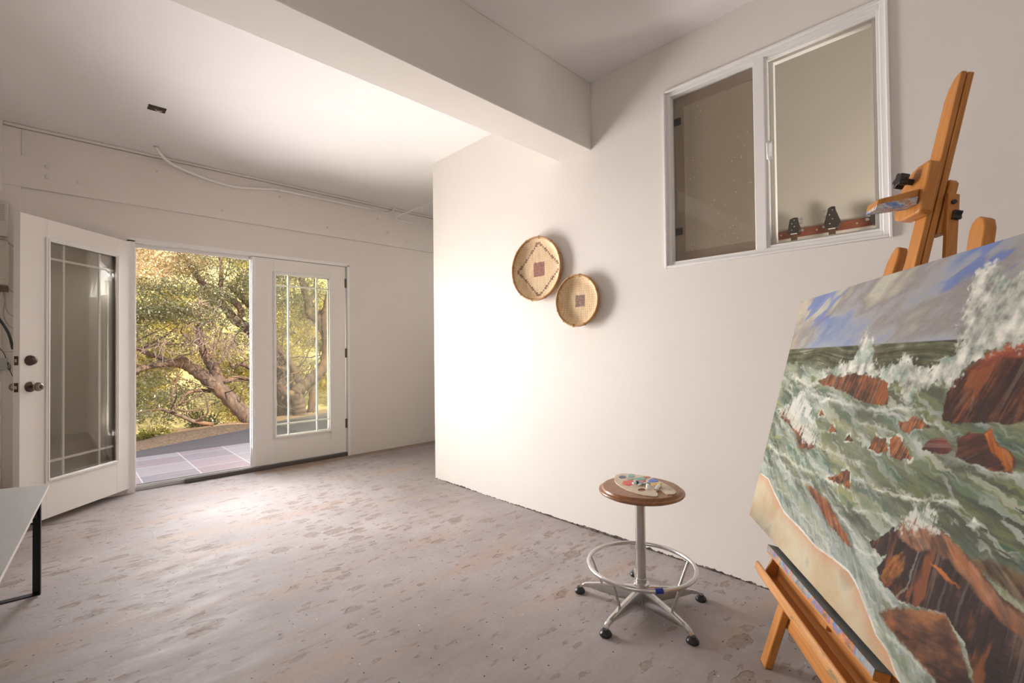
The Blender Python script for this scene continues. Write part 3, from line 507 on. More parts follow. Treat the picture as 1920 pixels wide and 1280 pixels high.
# slim inner frames seen behind the sliding pane
s2 = MB(); ring(s2, XR+.045, XR+.075, .318, .736, 1.606, 2.508, .022); s2.build('inner_sash', M['frame'], w1, bevel=.002)
sf = MB(); ring(sf, XR+.056, XR+.070, .750, 1.218, 1.603, 2.508, .055); sf.build('screen_frame', M['screenframe'], w1, label='brown insect screen frame', bevel=.002)
MB().box((XR+.061, .80, 1.655), (XR+.0625, 1.17, 2.455)).build('insect_screen', M['screen'], w1, label='dusty brown insect screen')
for z in (2.36, 1.755):
    MB().box((XR+.049, 1.180, z), (XR+.0555, 1.216, z+.038)).box((XR+.049, 1.180, z+.018), (XR+.0555, 1.202, z+.03)).build('screen_clip', M['black'], w1, label='black clip')
hd = MB(); hd.tube([(XR+.010, .728, 2.105), (XR-.004, .728, 2.09), (XR-.008, .728, 2.06), (XR-.004, .728, 2.03), (XR+.010, .728, 2.015)], .0045, 8); hd.box((XR+.006, .715, 2.02), (XR+.014, .741, 2.10))
hd.build('sash_handle', M['frame'], w1, smooth='auto')

# ------------------------------------------------------------------ other room behind the window: rail, guitars
XO = 4.25
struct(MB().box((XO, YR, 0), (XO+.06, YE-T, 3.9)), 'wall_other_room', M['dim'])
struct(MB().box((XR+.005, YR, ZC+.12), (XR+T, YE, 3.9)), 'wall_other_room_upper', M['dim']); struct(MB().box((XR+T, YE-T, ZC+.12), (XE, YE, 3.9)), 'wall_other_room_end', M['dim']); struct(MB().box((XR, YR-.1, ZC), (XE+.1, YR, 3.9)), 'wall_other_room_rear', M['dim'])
rl = thing('guitar_rail', 'red-brown wooden hanger rail on the wall seen through the window', 'rail', (XO, .9, 2.02))
MB().box((XO-.022, .10, 2.008), (XO, 1.262, 2.070)).build('board', M['railwood'], rl, bevel=.002)
for y in (1.205, .955, .70, .38): MB().lathe([(.007, 0), (.007, -.003), (.003, -.0045)], (XO-.022, y, 2.039), 12, 'x').build('screw', M['alu'], rl)
struct(MB().box((XO-.018, 1.262, 1.955), (XO, 1.33, 2.10)), 'trim_8', M['frame'])
def guitar(y, ztop, hl, wtop, wbot, label, side_pegs, body_mat):
    g = thing('electric_guitar', label, 'guitar', (XO-.075, y, ztop-1.0), 'guitars hanging from the red rail')
    xf = XO-.09
    hs = [(xf, y-wbot*.5, ztop-hl), (xf, y-wbot*.75, ztop-hl*.8), (xf, y-wtop*.5, ztop-.03), (xf, y-wtop*.45, ztop-.004), (xf, y, ztop), (xf, y+wtop*.45, ztop-.01), (xf, y+wtop*.5, ztop-.03), (xf, y+wbot*.65, ztop-hl*.8), (xf, y+wbot*.5, ztop-hl)]
    h = MB().prism(hs, (.016, 0, 0)).build('headstock', M['guitardark'], g, label='dark headstock', bevel=.002)
    for sd in side_pegs:
        for i in range(4 if len(side_pegs) == 1 else 3):
            z = ztop-hl*.16-i*hl*.235; yy = y + sd*(wtop*.5+.012+(.0 if i < 2 else .006))
            p = MB().tube([(xf+.008, y+sd*wtop*.4, z), (xf+.008, yy, z)], .003, 6).box((xf+.002, yy-.001, z-.009), (xf+.014, yy+sd*.018, z+.009)).build('tuning_peg', M['alu'], h, bevel=.003)
    for i in range(4): MB().lathe([(.005, 0), (.005, -.006), (.002, -.008)], (xf, y+(.012 if i % 2 else -.006), ztop-hl*.18-i*hl*.2), 10, 'x').build('string_post', M['chrome'], h)
    MB().box((xf-.003, y-.0215, ztop-hl-.006), (xf+.004, y+.0215, ztop-hl)).build('nut', M['frame'], g)
    nk = MB(); nk.prism([(xf+.001, y-.021, ztop-hl), (xf+.001, y+.021, ztop-hl), (xf+.001, y+.027, ztop-hl-.48), (xf+.001, y-.027, ztop-hl-.48)], (.02, 0, 0)); nk.build('neck', M['fretboard'], g, bevel=.004)
    bo = [(0, 0), (.08, .05), (.11, .03), (.08, -.05), (.085, -.14), (.115, -.24), (.10, -.33), (0, -.37), (-.10, -.33), (-.115, -.24), (-.085, -.14), (-.08, -.05), (-.11, .03), (-.08, .05)]
    MB().prism([(xf-.004, y+a, ztop-hl-.46+b) for a, b in bo], (.042, 0, 0)).build('body', body_mat, g, bevel=.008)
    hg = MB(); 
    for s in (-1, 1): hg.tube([(XO-.02, y+s*.012, ztop-hl+.002), (XO-.05, y+s*.036, ztop-hl+.002), (xf-.010, y+s*.036, ztop-hl+.006), (xf-.014, y+s*.036, ztop-hl+.014)], .004, 8)
    hg.build('hanger_hook', M['black'], g, smooth='auto')
    return g
guitar(1.095, 2.150, .125, .062, .066, 'smaller grey guitar headstock at left end of the rail behind the window', (-1,), M['guitarbody'])
guitar(.842, 2.183, .165, .050, .080, 'guitar with dark headstock and a row of tuning pegs in middle of the rail', (1,), M['guitarbody'])
guitar(.560, 2.118, .120, .085, .080, 'guitar with squarish brown headstock at the right edge of the window', (1, -1), M['guitarbody'])

# ------------------------------------------------------------------ woven wall baskets
def m_weave(name, big):
    t = NT(name); v = t.mapv()
    sep = t.n('ShaderNodeSeparateXYZ', {0: v}); Y, Z = sep.outputs[1], sep.outputs[2]
    f = 470.0 if big else 430.0
    sy = t.math('SINE', t.math('MULTIPLY', Y, f)); sz = t.math('SINE', t.math('MULTIPLY', Z, f))
    wv = t.math('MULTIPLY', sy, sz)
    c = t.ramp(t.noise(t.mapv((1, 6, 1)), 14, 3), [(.3, (.76, .54, .30)), (.7, (.90, .70, .45))])
    c = t.mix(t.ramp(wv, [(0, .0), (.35, 0.), (1, .55)]), c, (.55, .33, .14))
    hole = t.math('MULTIPLY', t.math('GREATER_THAN', sy, .62), t.math('GREATER_THAN', sz, .62))
    c = t.mix(t.math('MULTIPLY', hole, .6), c, (.22, .11, .045))
    ay, az = t.math('ABSOLUTE', Y), t.math('ABSOLUTE', Z)
    qy = t.math('DIVIDE', t.math('FLOOR', t.math('MULTIPLY', ay, 90)), 90); qz = t.math('DIVIDE', t.math('FLOOR', t.math('MULTIPLY', az, 70)), 70)
    jag = t.math('ADD', t.math('MAXIMUM', ay, az), t.math('MULTIPLY', t.noise(v, 90, 1), .008))
    r = .050 if big else .038
    sq = t.math('LESS_THAN', jag, r+.003)
    c = t.mix(t.math('MULTIPLY', sq, .86), c, t.ramp(t.noise(v, 110, 2), [(.35, (.16, .035, .03) if big else (.10, .04, .04)), (.7, (.42, .12, .10) if big else (.36, .19, .15))]))
    if big:
        dsum = t.math('ADD', t.math('MULTIPLY', qy, 1.0), t.math('MULTIPLY', qz, 1.0))
        band = t.math('LESS_THAN', t.math('ABSOLUTE', t.math('SUBTRACT', dsum, .176)), .0085)
        c = t.mix(t.math('MULTIPLY', band, .85), c, t.ramp(t.noise(v, 120, 2), [(.35, (.10, .035, .025)), (.75, (.42, .2, .12))]))
    t.bump(wv, .5, .003); return t.set(c, .6)
M['weave_big'] = m_weave('woven_bamboo_diamond', True); M['weave_small'] = m_weave('woven_bamboo_square', False)
M['cane'] = m_wood('split_cane_rim', (.42, .20, .07), (.62, .35, .15), (6, 6, 6), .45, 6)
def basket(name, cy, cz, r, depth, mat, label, tilt):
    mw = Matrix.Translation((XR-.004, cy, cz)) @ Matrix.Rotation(tilt, 4, 'Z')
    root = thing(name, label, 'basket', mat=mw)
    # dish: opens towards -x
    prof = []
    n = 14
    for i in range(n+1):
        q = i/n; rr = r*q; x = -.006 - depth*(max(0, (q-.72)/.28)**2)
        prof.append((max(rr, .0005), x))
    prof2 = [(max(a-.0, .0005), x+.003) for a, x in reversed(prof)]
    MB().lathe(prof + prof2, (0, 0, 0), 64, 'x', cap=False).build('woven_dish', mat, root, smooth=True, local=True)
    ringp = [(-.006-depth, r*math.cos(a), r*math.sin(a)) for a in [2*math.pi*k/72 for k in range(72)]]
    rim = MB().tube(ringp, .0062, 8, closed=True, flat=1.0); rim.tube([(p[0]+.011, p[1]*1.006, p[2]*1.006) for p in ringp], .005, 8, closed=True)
    rim.build('rim', M['cane'], root, smooth=True, local=True, label='cane rim')
    for k in range(12):
        a = 2*math.pi*(k+.3)/12; c = Vector((-.001-depth, r*1.003*math.cos(a), r*1.003*math.sin(a))); rd = Vector((0, math.cos(a), math.sin(a)))
        MB().tube([c+rd*.009*math.cos(b)+Vector((1, 0, 0))*.014*math.sin(b) for b in [2*math.pi*j/10 for j in range(10)]], .0017, 6, closed=True).build('binding_tie', M['cane'], root, smooth=True, local=True)
    return root
basket('woven_basket', 2.187, 1.688, .2145, .040, M['weave_big'], 'larger round woven wall basket with brown diamond outline and red square', .05)
basket('woven_basket', 1.836, 1.441, .160, .040, M['weave_small'], 'smaller round woven wall basket with a single dark brown square', .04)

# ------------------------------------------------------------------ ceiling and wall services
eb = thing('ceiling_junction_box', 'small rectangular open electrical box with wires cut into the white ceiling', 'electrical box', (.465, 3.935, ZC))
bx = MB(); X0, X1, Y0, Y1 = .42, .512, 3.90, 3.972
for a, b in (((X0-.003, Y0-.003, ZC-.004), (X1+.003, Y0, ZC+.03)), ((X0-.003, Y1, ZC-.004), (X1+.003, Y1+.003, ZC+.03)), ((X0-.003, Y0, ZC-.004), (X0, Y1, ZC+.03)), ((X1, Y0, ZC-.004), (X1+.003, Y1, ZC+.03))): bx.box(a, b)
bx.box((X0, Y0, ZC-.0015), (X1, Y1, ZC-.0005)); bx.build('metal_box', M['bronze'], eb)
wi = [(.44, 3.93, M['hinge']), (.475, 3.95, M['frame']), (.49, 3.925, M['hinge'])]
for i, (x, y, m) in enumerate(wi):
    MB().tube([(x-.015, y, ZC-.003), (x-.005, y+.008, ZC-.008), (x+.008, y-.006, ZC-.010), (x+.02, y+.004, ZC-.004)], .0032, 8).build('wire', m, eb, smooth=True)
cond = thing('flexible_conduit', 'painted ribbed flexible conduit drooping along the top of the back wall', 'conduit', (.55, 4.68, ZC))
def smooth_path(P, n=8):
    P = [Vector(p) for p in P]; out = []
    for i in range(len(P)-1):
        p0, p1, p2, p3 = P[max(i-1, 0)], P[i], P[i+1], P[min(i+2, len(P)-1)]
        for k in range(n):
            t = k/n; out.append(.5*((2*p1)+(-p0+p2)*t+(2*p0-5*p1+4*p2-p3)*t*t+(-p0+3*p1-3*p2+p3)*t**3))
    return out+[P[-1]]
cp = smooth_path([(.549, 4.675, 2.80), (.575, 4.70, 2.765), (.66, 4.80, 2.735), (.82, 4.845, 2.700), (1.00, 4.858, 2.672), (1.16, 4.862, 2.664), (1.34, 4.862, 2.690), (1.53, 4.862, 2.722), (1.75, 4.862, 2.722), (2.05, 4.862, 2.724), (2.30, 4.862, 2.726), (2.53, 4.862, 2.728)], 14)
MB().tube(cp, [.0115 + (.0016 if i % 2 else -.0008) for i in range(len(cp))], 12).build('ribbed_tube', M['white'], cond, smooth=True)
MB().tube(smooth_path([(2.53, 4.862, 2.728), (2.68, 4.862, 2.72), (2.76, 4.85, 2.745), (2.79, 4.84, 2.80)], 8), .008, 10).build('cable_end', M['white'], cond, smooth=True)
for x, z in ((.80, 2.703), (1.535, 2.722), (2.53, 2.727)):
    MB().tube([(x-.008, 4.862, z), (x+.008, 4.862, z)], .0165, 14).box((x-.008, 4.862, z-.004), (x+.008, YB-.02, z+.014)).build('strap', M['wall_back'], cond, smooth='auto')
MB().tube([(.549, 4.675, 2.7992), (.549, 4.675, 2.7955)], .020, 20).build('ceiling_collar', M['alu'], cond)
pp = thing('white_pipe', 'thin white pipe bent at the back wall and running along the ceiling', 'pipe', (2.80, 4.86, 2.665))
MB().tube(smooth_path([(4.5, 4.868, 2.665), (3.4, 4.868, 2.667), (2.92, 4.868, 2.668), (2.83, 4.862, 2.668), (2.80, 4.83, 2.672), (2.815, 4.76, 2.69), (2.86, 4.62, 2.72), (2.98, 4.20, 2.782), (3.05, 3.95, 2.786)], 8), .0095, 12).build('tube', M['ceiling'], pp, smooth=True)

# meter boxes and loose cables in the back left corner
ub = thing('intercom_unit', 'beige louvred wall unit at the top of the back left corner', 'wall unit', (-.37, YB-.045, 2.06))
MB().box((-.47, YB-.105, 1.965), (-.269, YB-.0455, 2.205)).build('housing', M['paintgrey'], ub, bevel=.006)
for k in range(9): MB().box((-.44, YB-.109, 2.075+k*.0135), (-.285, YB-.105, 2.0805+k*.0135)).build('louvre', M['cable'], ub)
uc = thing('utility_box', 'long beige utility box mounted below the louvred unit in the corner', 'electrical box', (-.37, YB-.045, 1.78))
MB().box((-.47, YB-.115, 1.625), (-.267, YB-.0455, 1.935)).build('housing', M['paintgrey'], uc, bevel=.012)
MB().box((-.46, YB-.125, 1.66), (-.275, YB-.115, 1.90)).build('cover', M['paintgrey'], uc, bevel=.006)
um = thing('meter', 'small round cream meter under the utility box, at the left edge', 'meter', (-.325, YB-.06, 1.55))
MB().lathe([(.032, 0), (.032, -.03), (.026, -.036), (.02, -.036)], (-.325, YB-.0455, 1.55), 20, 'y').build('case', M['paintgrey'], um, smooth='auto')
MB().box((-.34, YB-.03-.046, 1.58), (-.268, YB-.0455, 1.622)).build('bracket', M['hinge'], um)
ul = thing('switch_box', 'grey switch box hanging low among the loose cables', 'electrical box', (-.33, YB-.06, 1.07))
MB().box((-.42, YB-.09, 1.03), (-.272, YB-.0455, 1.115)).build('housing', M['grey'], ul, bevel=.004)
MB().box((-.36, YB-.094, 1.055), (-.31, YB-.09, 1.09)).build('cover', M['paintgrey'], ul, bevel=.002)
yy = YB-.06
cabs = [('black_cable', 'thick black cable drooping behind the free edge of the open door', [(-.36, yy, 1.47), (-.31, yy, 1.385), (-.275, yy, 1.31), (-.258, yy, 1.25), (-.246, yy, 1.175)], .008, M['cabledark']),
        ('grey_cable', 'grey cable running from the utility box to behind the door, upper one', [(-.285, yy, 1.62), (-.27, yy, 1.615), (-.255, yy, 1.59), (-.235, yy, 1.575)], .004, M['cable']),
        ('grey_cable', 'beige cable looping down from the utility box, longest loop', [(-.30, yy, 1.62), (-.285, yy, 1.53), (-.292, yy, 1.43), (-.275, yy, 1.36), (-.235, yy, 1.315)], .0035, M['cable']),
        ('grey_cable', 'beige cable looping down from the utility box, shorter loop', [(-.28, yy-.01, 1.60), (-.282, yy-.01, 1.50), (-.27, yy-.01, 1.44), (-.235, yy-.01, 1.40)], .0035, M['cable']),
        ('grey_cable', 'thin pale cable crossing behind the black cable', [(-.33, yy+.005, 1.19), (-.29, yy+.005, 1.16), (-.25, yy+.005, 1.16), (-.22, yy+.005, 1.175)], .002, M['cable']),
        ('hanging_wire', 'dark wire with a twisted loop hanging beside the switch box', [(-.33, yy-.01, 1.22), (-.285, yy-.01, 1.14), (-.275, yy-.01, 1.06), (-.262, yy-.012, 1.03), (-.256, yy-.014, 1.055), (-.272, yy-.012, 1.085), (-.262, yy-.01, 1.04), (-.246, yy-.01, .985)], .0022, M['cabledark']),
        ('wall_conduit', 'dark cable leaving the louvred unit towards the door', [(-.33, yy-.02, 1.945), (-.285, yy-.02, 1.945), (-.262, yy-.01, 1.925), (-.235, yy, 1.90)], .005, M['cable'])]
for nm, lb, P, r, m in cabs:
    tag(MB().tube(smooth_path(P, 8), r, 8).build(nm, m, smooth=True, loc=P[0]), lb, 'cable')

# ------------------------------------------------------------------ grey bench / folding table at the left
bt = thing('folding_table', 'low grey-topped folding table with black metal legs at the left edge', 'table', (-.38, 2.8, 0))
ZB = .463
A_, B_ = Vector((-.044, 3.452, 0)), Vector((-.134, 2.118, 0)); dirv = (B_-A_).normalized()
C_ = A_ + Vector((-.58, .17, 0)); E_ = A_ + dirv*1.8; D_ = C_ + dirv*1.8
D_.x = max(D_.x, XL+.01); C_.x = max(C_.x, XL+.01)
def slab(zb, zt, inset=0): 
    return MB().prism([(p.x, p.y, zb) for p in (A_, C_, D_, E_)], (0, 0, zt-zb))
slab(ZB-.004, ZB).build('table_top', M['grey'], bt, label='worn grey table top')
eb_ = slab(ZB-.020, ZB-.0042); eb_.build('edge_board', M['frame'], bt, label='white edge board')
nrm = Vector((-dirv.y, dirv.x, 0)); nrm = nrm if nrm.x < 0 else -nrm
def tleg(dy):
    p = Vector((-.062, 3.206, 0)) + dirv*dy + nrm*.004
    mb = MB(); a = dirv*.0; q = nrm*.003; s_ = -dirv*.0
    mb.hexa([p+dirv*.036, p, p+nrm*.004+Vector((0,0,0)), p+dirv*.036+nrm*.004], [p+dirv*.036+Vector((0,0,ZB-.02)), p+Vector((0,0,ZB-.02)), p+nrm*.004+Vector((0,0,ZB-.02)), p+dirv*.036+nrm*.004+Vector((0,0,ZB-.02))])
    mb.hexa([p, p+nrm*.03, p+nrm*.03+dirv*.004, p+dirv*.004], [v+Vector((0,0,ZB-.02)) for v in (p, p+nrm*.03, p+nrm*.03+dirv*.004, p+dirv*.004)])
    return mb, p
for dy in (0, 1.3):
    mb, p = tleg(dy); mb.build('leg', M['blackmetal'], bt)
    ft = MB(); a0 = p + nrm*.0; a1 = p + nrm*.46
    ft.hexa([a0+dirv*.036, a0, a1, a1+dirv*.036], [v+Vector((0,0,.005)) for v in (a0+dirv*.036, a0, a1, a1+dirv*.036)]); ft.build('foot_bar', M['blackmetal'], bt)
    p2 = p+nrm*.46; mb2 = MB(); mb2.hexa([p2+dirv*.036, p2, p2+nrm*.004, p2+dirv*.036+nrm*.004], [v+Vector((0,0,ZB-.02)) for v in (p2+dirv*.036, p2, p2+nrm*.004, p2+dirv*.036+nrm*.004)]); mb2.build('leg', M['blackmetal'], bt)
    br = MB(); b0 = p+Vector((0,0,ZB-.105))+dirv*.02; b1 = b0+nrm*.22+dirv*.10+Vector((0,0,.085)); up = Vector((0,0,.022))
    br.hexa([b0, b1, b1+dirv*.004, b0+dirv*.004], [v+up for v in (b0, b1, b1+dirv*.004, b0+dirv*.004)]); br.build('brace', M['blackmetal'], bt)
    MB().tube([p+Vector((0,0,ZB-.13)), p+nrm*.46+Vector((0,0,ZB-.13))], .005, 8).build('cross_rod', M['blackmetal'], bt)

# ------------------------------------------------------------------ stool
SC = Vector((1.843, 1.106, 0))
st = thing('drafting_stool', 'chrome swivel stool with round wooden seat and foot ring', 'stool', SC)
def sl_(prof, seg=48): return MB().lathe(prof, SC, seg)
MB().lathe([(.001, .492), (.150, .492), (.165, .495), (.181, .503), (.1845, .509), (.183, .514), (.172, .5165), (.170, .5235), (.166, .527), (.001, .527)], SC+Vector((.004, -.004, 0)), 64, cap=False).build('seat', M['seatwood'], st, smooth='auto')
sl_([(.0215, .120), (.0215, .470), (.034, .472), (.034, .491)]).build('column', M['chrome'], st, smooth='auto')
sl_([(.022, .010), (.024, .013), (.024, .098), (.034, .100), (.034, .106), (.0235, .109), (.0235, .128), (.0205, .131)]).build('hub', M['chrome'], st, smooth='auto')
ang = [math.radians(a) for a in (109, 37, -34.5, -107.5, -178.5)]
for a in ang:
    u = Vector((math.cos(a), math.sin(a), 0)); s = Vector((-math.sin(a), math.cos(a), 0))
    # arm: deep near the hub, rounding down at the end
    sec = [(.022, .014, .094, .0135), (.10, .020, .083, .0135), (.18, .027, .070, .013), (.235, .036, .058, .0115), (.258, .033, .053, .011), (.274, .026, .045, .0105), (.283, .020, .034, .010), (.285, .016, .026, .009)]
    mb = MB(); rings = []
    for (d, zb, zt, hw) in sec:
        c = SC + u*d; ring_ = []
        tilt = 0 if d < .25 else (d-.25)*.0
        for k in range(12):
            t = 2*math.pi*k/12; ct, snt = math.cos(t), math.sin(t)
            py = hw*math.copysign(abs(ct)**.6, ct); pz = (zb+zt)/2 + (zt-zb)/2*math.copysign(abs(snt)**.6, snt)
            ring_.append(mb.bm.verts.new(c + s*py + Vector((0, 0, pz)) + u*((pz-(zb+zt)/2)*(-.35 if d > .25 else 0))))
        rings.append(ring_)
    for A, B in zip(rings, rings[1:]):
        for k in range(12): mb.bm.faces.new((A[k], A[(k+1) % 12], B[(k+1) % 12], B[k]))
    mb.bm.faces.new(list(reversed(rings[0]))); mb.bm.faces.new(rings[-1])
    leg = mb.build('leg', M['chrome'], st, smooth='auto')
    MB().lathe([(.021, 0), (.0245, .004), (.0245, .009), (.021, .016), (.014, .021), (.012, .027)], SC+u*.284, 24).build('glide', M['black'], leg, label='black glide foot', smooth='auto')
RR, RZ = .2285, .186
ringp = [SC + Vector((RR*math.cos(t), RR*math.sin(t), RZ)) for t in [2*math.pi*k/64 for k in range(64)]]
fr_ = MB().tube(ringp, .0095, 12, closed=True).build('foot_ring', M['chrome'], st, smooth=True)
for a in ang:
    u = Vector((math.cos(a), math.sin(a), 0))
    MB().tube([SC+u*.176+Vector((0, 0, .060)), SC+u*(RR-.002)+Vector((0, 0, RZ-.004))], .0062, 10).build('ring_strut', M['chrome'], st, smooth='auto')
ta = math.atan2(.961-1.106, 1.702-1.843)
for o_ in (-.03,):
    tp = [SC+Vector((RR*math.cos(t), RR*math.sin(t), RZ)) for t in (ta+.06-.09, ta+.06-.045, ta+.06, ta+.06+.045)]
    MB().tube(tp, .0102, 12).build('tape_wrap', M['tape'], fr_, label='strip of blue tape', smooth='auto')
kc = Vector((1.90, 1.262, 0)); kc = SC + (kc-SC).normalized()*.125
MB().tube([SC+Vector((0, 0, .484)), kc+Vector((0, 0, .484))], .011, 8, flat=.45).box((kc.x-.022, kc.y-.022, .478), (kc.x+.022, kc.y+.022, .4915)).build('seat_bracket', M['blackmetal'], st)
kb = MB(); pts = []
for k in range(36):
    t = 2*math.pi*k/36; r = .0215+.0025*math.cos(6*t); pts.append((kc.x+r*math.cos(t), kc.y+r*math.sin(t), .446))
kb.prism(pts, (0, 0, .022)); kb.tube([(kc.x, kc.y, .468), (kc.x, kc.y, .48)], .007, 10); kb.build('adjusting_knob', M['black'], st, label='black lobed knob', bevel=.003)

# palette with daubs and paint tubes
pal = thing('artist_palette', 'kidney-shaped wooden palette with wet paint lying on the stool seat', 'palette', (1.87, 1.10, .527))
ZP = .5275
pb = bmesh.new()
ov = [pb.verts.new((x, y, ZP)) for x, y in PAL]; hv = [pb.verts.new((x, y, ZP)) for x, y in PALH]
oe = [pb.edges.new((ov[i], ov[(i+1) % len(ov)])) for i in range(len(ov))]; he = [pb.edges.new((hv[i], hv[(i+1) % len(hv)])) for i in range(len(hv))]
bmesh.ops.triangle_fill(pb, edges=oe+he, use_beauty=True)
ret = bmesh.ops.extrude_face_region(pb, geom=list(pb.faces))
for g_ in ret['geom']:
    if isinstance(g_, bmesh.types.BMVert): g_.co.z += .0042
mb = MB(); mb.bm.free(); mb.bm = pb; mb.build('board', M['palwood'], pal)
dm = {}
for lb, c, P in BLOB:
    t = NT(lb.replace(' ', '_')); f = t.noise(t.mapv(), 140, 3)
    m_ = t.set(t.mix(t.ramp(f, [(.35, 0.), (.7, .45)]), c, tuple(min(1, x*1.6+.10) for x in c)), .25); t.bump(f, .6, .003)
    cx = sum(p[0] for p in P)/len(P); cy = sum(p[1] for p in P)/len(P); n = len(P); zz = ZP+.0041
    mb = MB(); rs = []
    for q, h in ((1, 0), (.93, .0012), (.6, .0017), (.25, .0013)):
        rs.append([mb.bm.verts.new((cx+(x-cx)*q*(1+.10*math.sin(5*i+cx*900)), cy+(y-cy)*q*(1+.10*math.sin(4*i+cy*700)), zz+h)) for i, (x, y) in enumerate(P)])
    for A, B in zip(rs, rs[1:]):
        for k in range(n): mb.bm.faces.new((A[k], A[(k+1) % n], B[(k+1) % n], B[k]))
    mb.bm.faces.new(rs[-1]); mb.build('paint_daub', m_, pal, label=lb, smooth=True)
M['tube'] = plain('paint_tube_white', (.74, .74, .72), .3, .2, var=.1, scale=90)
M['tubecap'] = plain('tube_cap_white', (.78, .77, .74), .4)
tl = [('white paint tube at the left, its cap beside the red daub', (.05, .07, .12)), ('white paint tube in the middle, lying across the thumb hole', (.05, .12, .07)), ('white paint tube with yellow end, at the right of the palette', (.72, .66, .05)), ('small crumpled paint tube behind the others on the palette', (.35, .40, .42))]
for (a, b), (lb, bc) in zip(TUBES, tl):
    a, b = Vector((*a, 0)), Vector((*b, 0)); d = (b-a).normalized(); a = b - d*max((b-a).length, .055); r = .0078 if 'small' not in lb else .006
    zc = ZP+.0048+r+.0012
    root = thing('paint_tube', lb, 'paint tube', (a.x, a.y, ZP+.006), 'paint tubes on the palette')
    L_ = (b-a).length
    mb = MB(); s = Vector((-d.y, d.x, 0)); rs = []
    for q, wx, hz in ((.0, 1.0, 1.0), (.5, 1.05, .95), (.8, 1.2, .5), (1.0, 1.3, .12)):
        c = a + d*L_*(.22+.78*q)
        rs.append([mb.bm.verts.new(c + s*r*wx*math.cos(t) + Vector((0, 0, zc - r*(1-hz) + r*hz*math.sin(t)))) for t in [2*math.pi*k/12 for k in range(12)]])
    for A, B in zip(rs, rs[1:]):
        for k in range(12): mb.bm.faces.new((A[k], A[(k+1) % 12], B[(k+1) % 12], B[k]))
    mb.bm.faces.new(list(reversed(rs[0]))); mb.bm.faces.new(rs[-1]); mb.build('body', M['tube'], root, smooth='auto')
    MB().tube([a+d*L_*.30+Vector((0, 0, zc)), a+d*L_*.52+Vector((0, 0, zc))], r*1.05, 12).build('colour_band', plain('tube_band', bc, .35), root, smooth='auto')
    MB().tube([a+Vector((0, 0, zc)), a+d*L_*.14+Vector((0, 0, zc)), a+d*L_*.22+Vector((0, 0, zc))], [r*.62, r*.62, r*.9], 12).build('cap', M['tubecap'], root, smooth='auto')

# ------------------------------------------------------------------ easel (local axes: a along the tray, b up the mast, c towards the painter)
da, ub_, nc = Vector((.8273, .5612, -.0270)).normalized(), Vector((.158, -.186, .970)), Vector((-.539, .807, .243))
nc = (nc - da*nc.dot(da)).normalized(); ub_ = nc.cross(da); ub_ = ub_ if ub_.z > 0 else -ub_
F0 = Vector((1.800, .595, 0))
ME = Matrix(((da.x, ub_.x, nc.x, F0.x), (da.y, ub_.y, nc.y, F0.y), (da.z, ub_.z, nc.z, F0.z), (0, 0, 0, 1)))
ez = thing('studio_easel', 'orange-brown wooden studio easel with tall mast and paint-smeared tray', 'easel', mat=ME)
def cut_floor(mb, keep=.0005):
    """trim an easel-local mesh flat at the floor plane"""
    inv = ME.inverted(); pc = inv @ Vector((0, 0, keep)); pn = (inv.to_3x3() @ Vector((0, 0, 1))).normalized()
    bmesh.ops.bisect_plane(mb.bm, geom=mb.bm.verts[:]+mb.bm.edges[:]+mb.bm.faces[:], plane_co=pc, plane_no=pn, clear_inner=True)
    bmesh.ops.holes_fill(mb.bm, edges=[e for e in mb.bm.edges if e.is_boundary]); return mb
def post(ax, slope, top, w=.052, th=.026, c0=0, bot=-.08, rnd=True):
    pts = []
    f = lambda b: ax - slope*b
    pts += [(f(bot)-w, bot, c0), (f(bot), bot, c0)]
    if rnd:
        pts += [(f(top-.045), top-.045, c0), (f(top)-.008, top-.018, c0), (f(top)-.020, top-.005, c0), (f(top)-.030, top, c0), (f(top)-.044, top-.003, c0), (f(top)-w+.004, top-.012, c0), (f(top)-w, top-.030, c0)]
    return MB().prism(pts, (0, 0, -th))
cut_floor(post(.045, .137, 1.488)).build('front_post', M['easel'], ez, local=True, bevel=.004)
# mirrored right post
mb = MB(); pr = []
for (a, b, c) in [(-.708-.052+.0, -.08, 0), (-.708, -.08, 0)]: pass
fR = lambda b: -.700 + .137*b
mb.prism([(fR(-.1)-.052, -.1, 0), (fR(-.1), -.1, 0), (fR(1.45), 1.45, 0), (fR(1.47)-.006, 1.470, 0), (fR(1.48)-.018, 1.480, 0), (fR(1.48)-.030, 1.483, 0), (fR(1.47)-.044, 1.474, 0), (fR(1.45)-.052, 1.452, 0)], (0, 0, -.026))
cut_floor(mb).build('front_post', M['easel'], ez, local=True, bevel=.004)
# mast (slides up behind the canvas)
def pm(b): return (-.333 + .055*(b-1.39) + .001, .024-.024*(b-1.39))
mb = MB(); a0, c0 = pm(.36); a1, c1 = pm(1.90); a2, c2 = pm(1.962)
hw = .0265
front = [(a0-hw, .36, c0), (a0+hw, .36, c0), (a1+hw, 1.90, c1), (a2+hw-.010, 1.932, c1), (a2+.003, 1.958, c2), (a2-.012, 1.966, c2), (a2-hw, 1.966, c2)]
mb.prism(front, (0, 0, -.014)); mb.build('mast', M['easel'], ez, local=True, bevel=.003)
mb = MB(); mb.prism([(a-.0 if a > -1 else a, b-.001, c-.0155) for a, b, c in front], (0, 0, -.016)); mb.build('mast_back_strip', M['easel'], ez, local=True, bevel=.003)
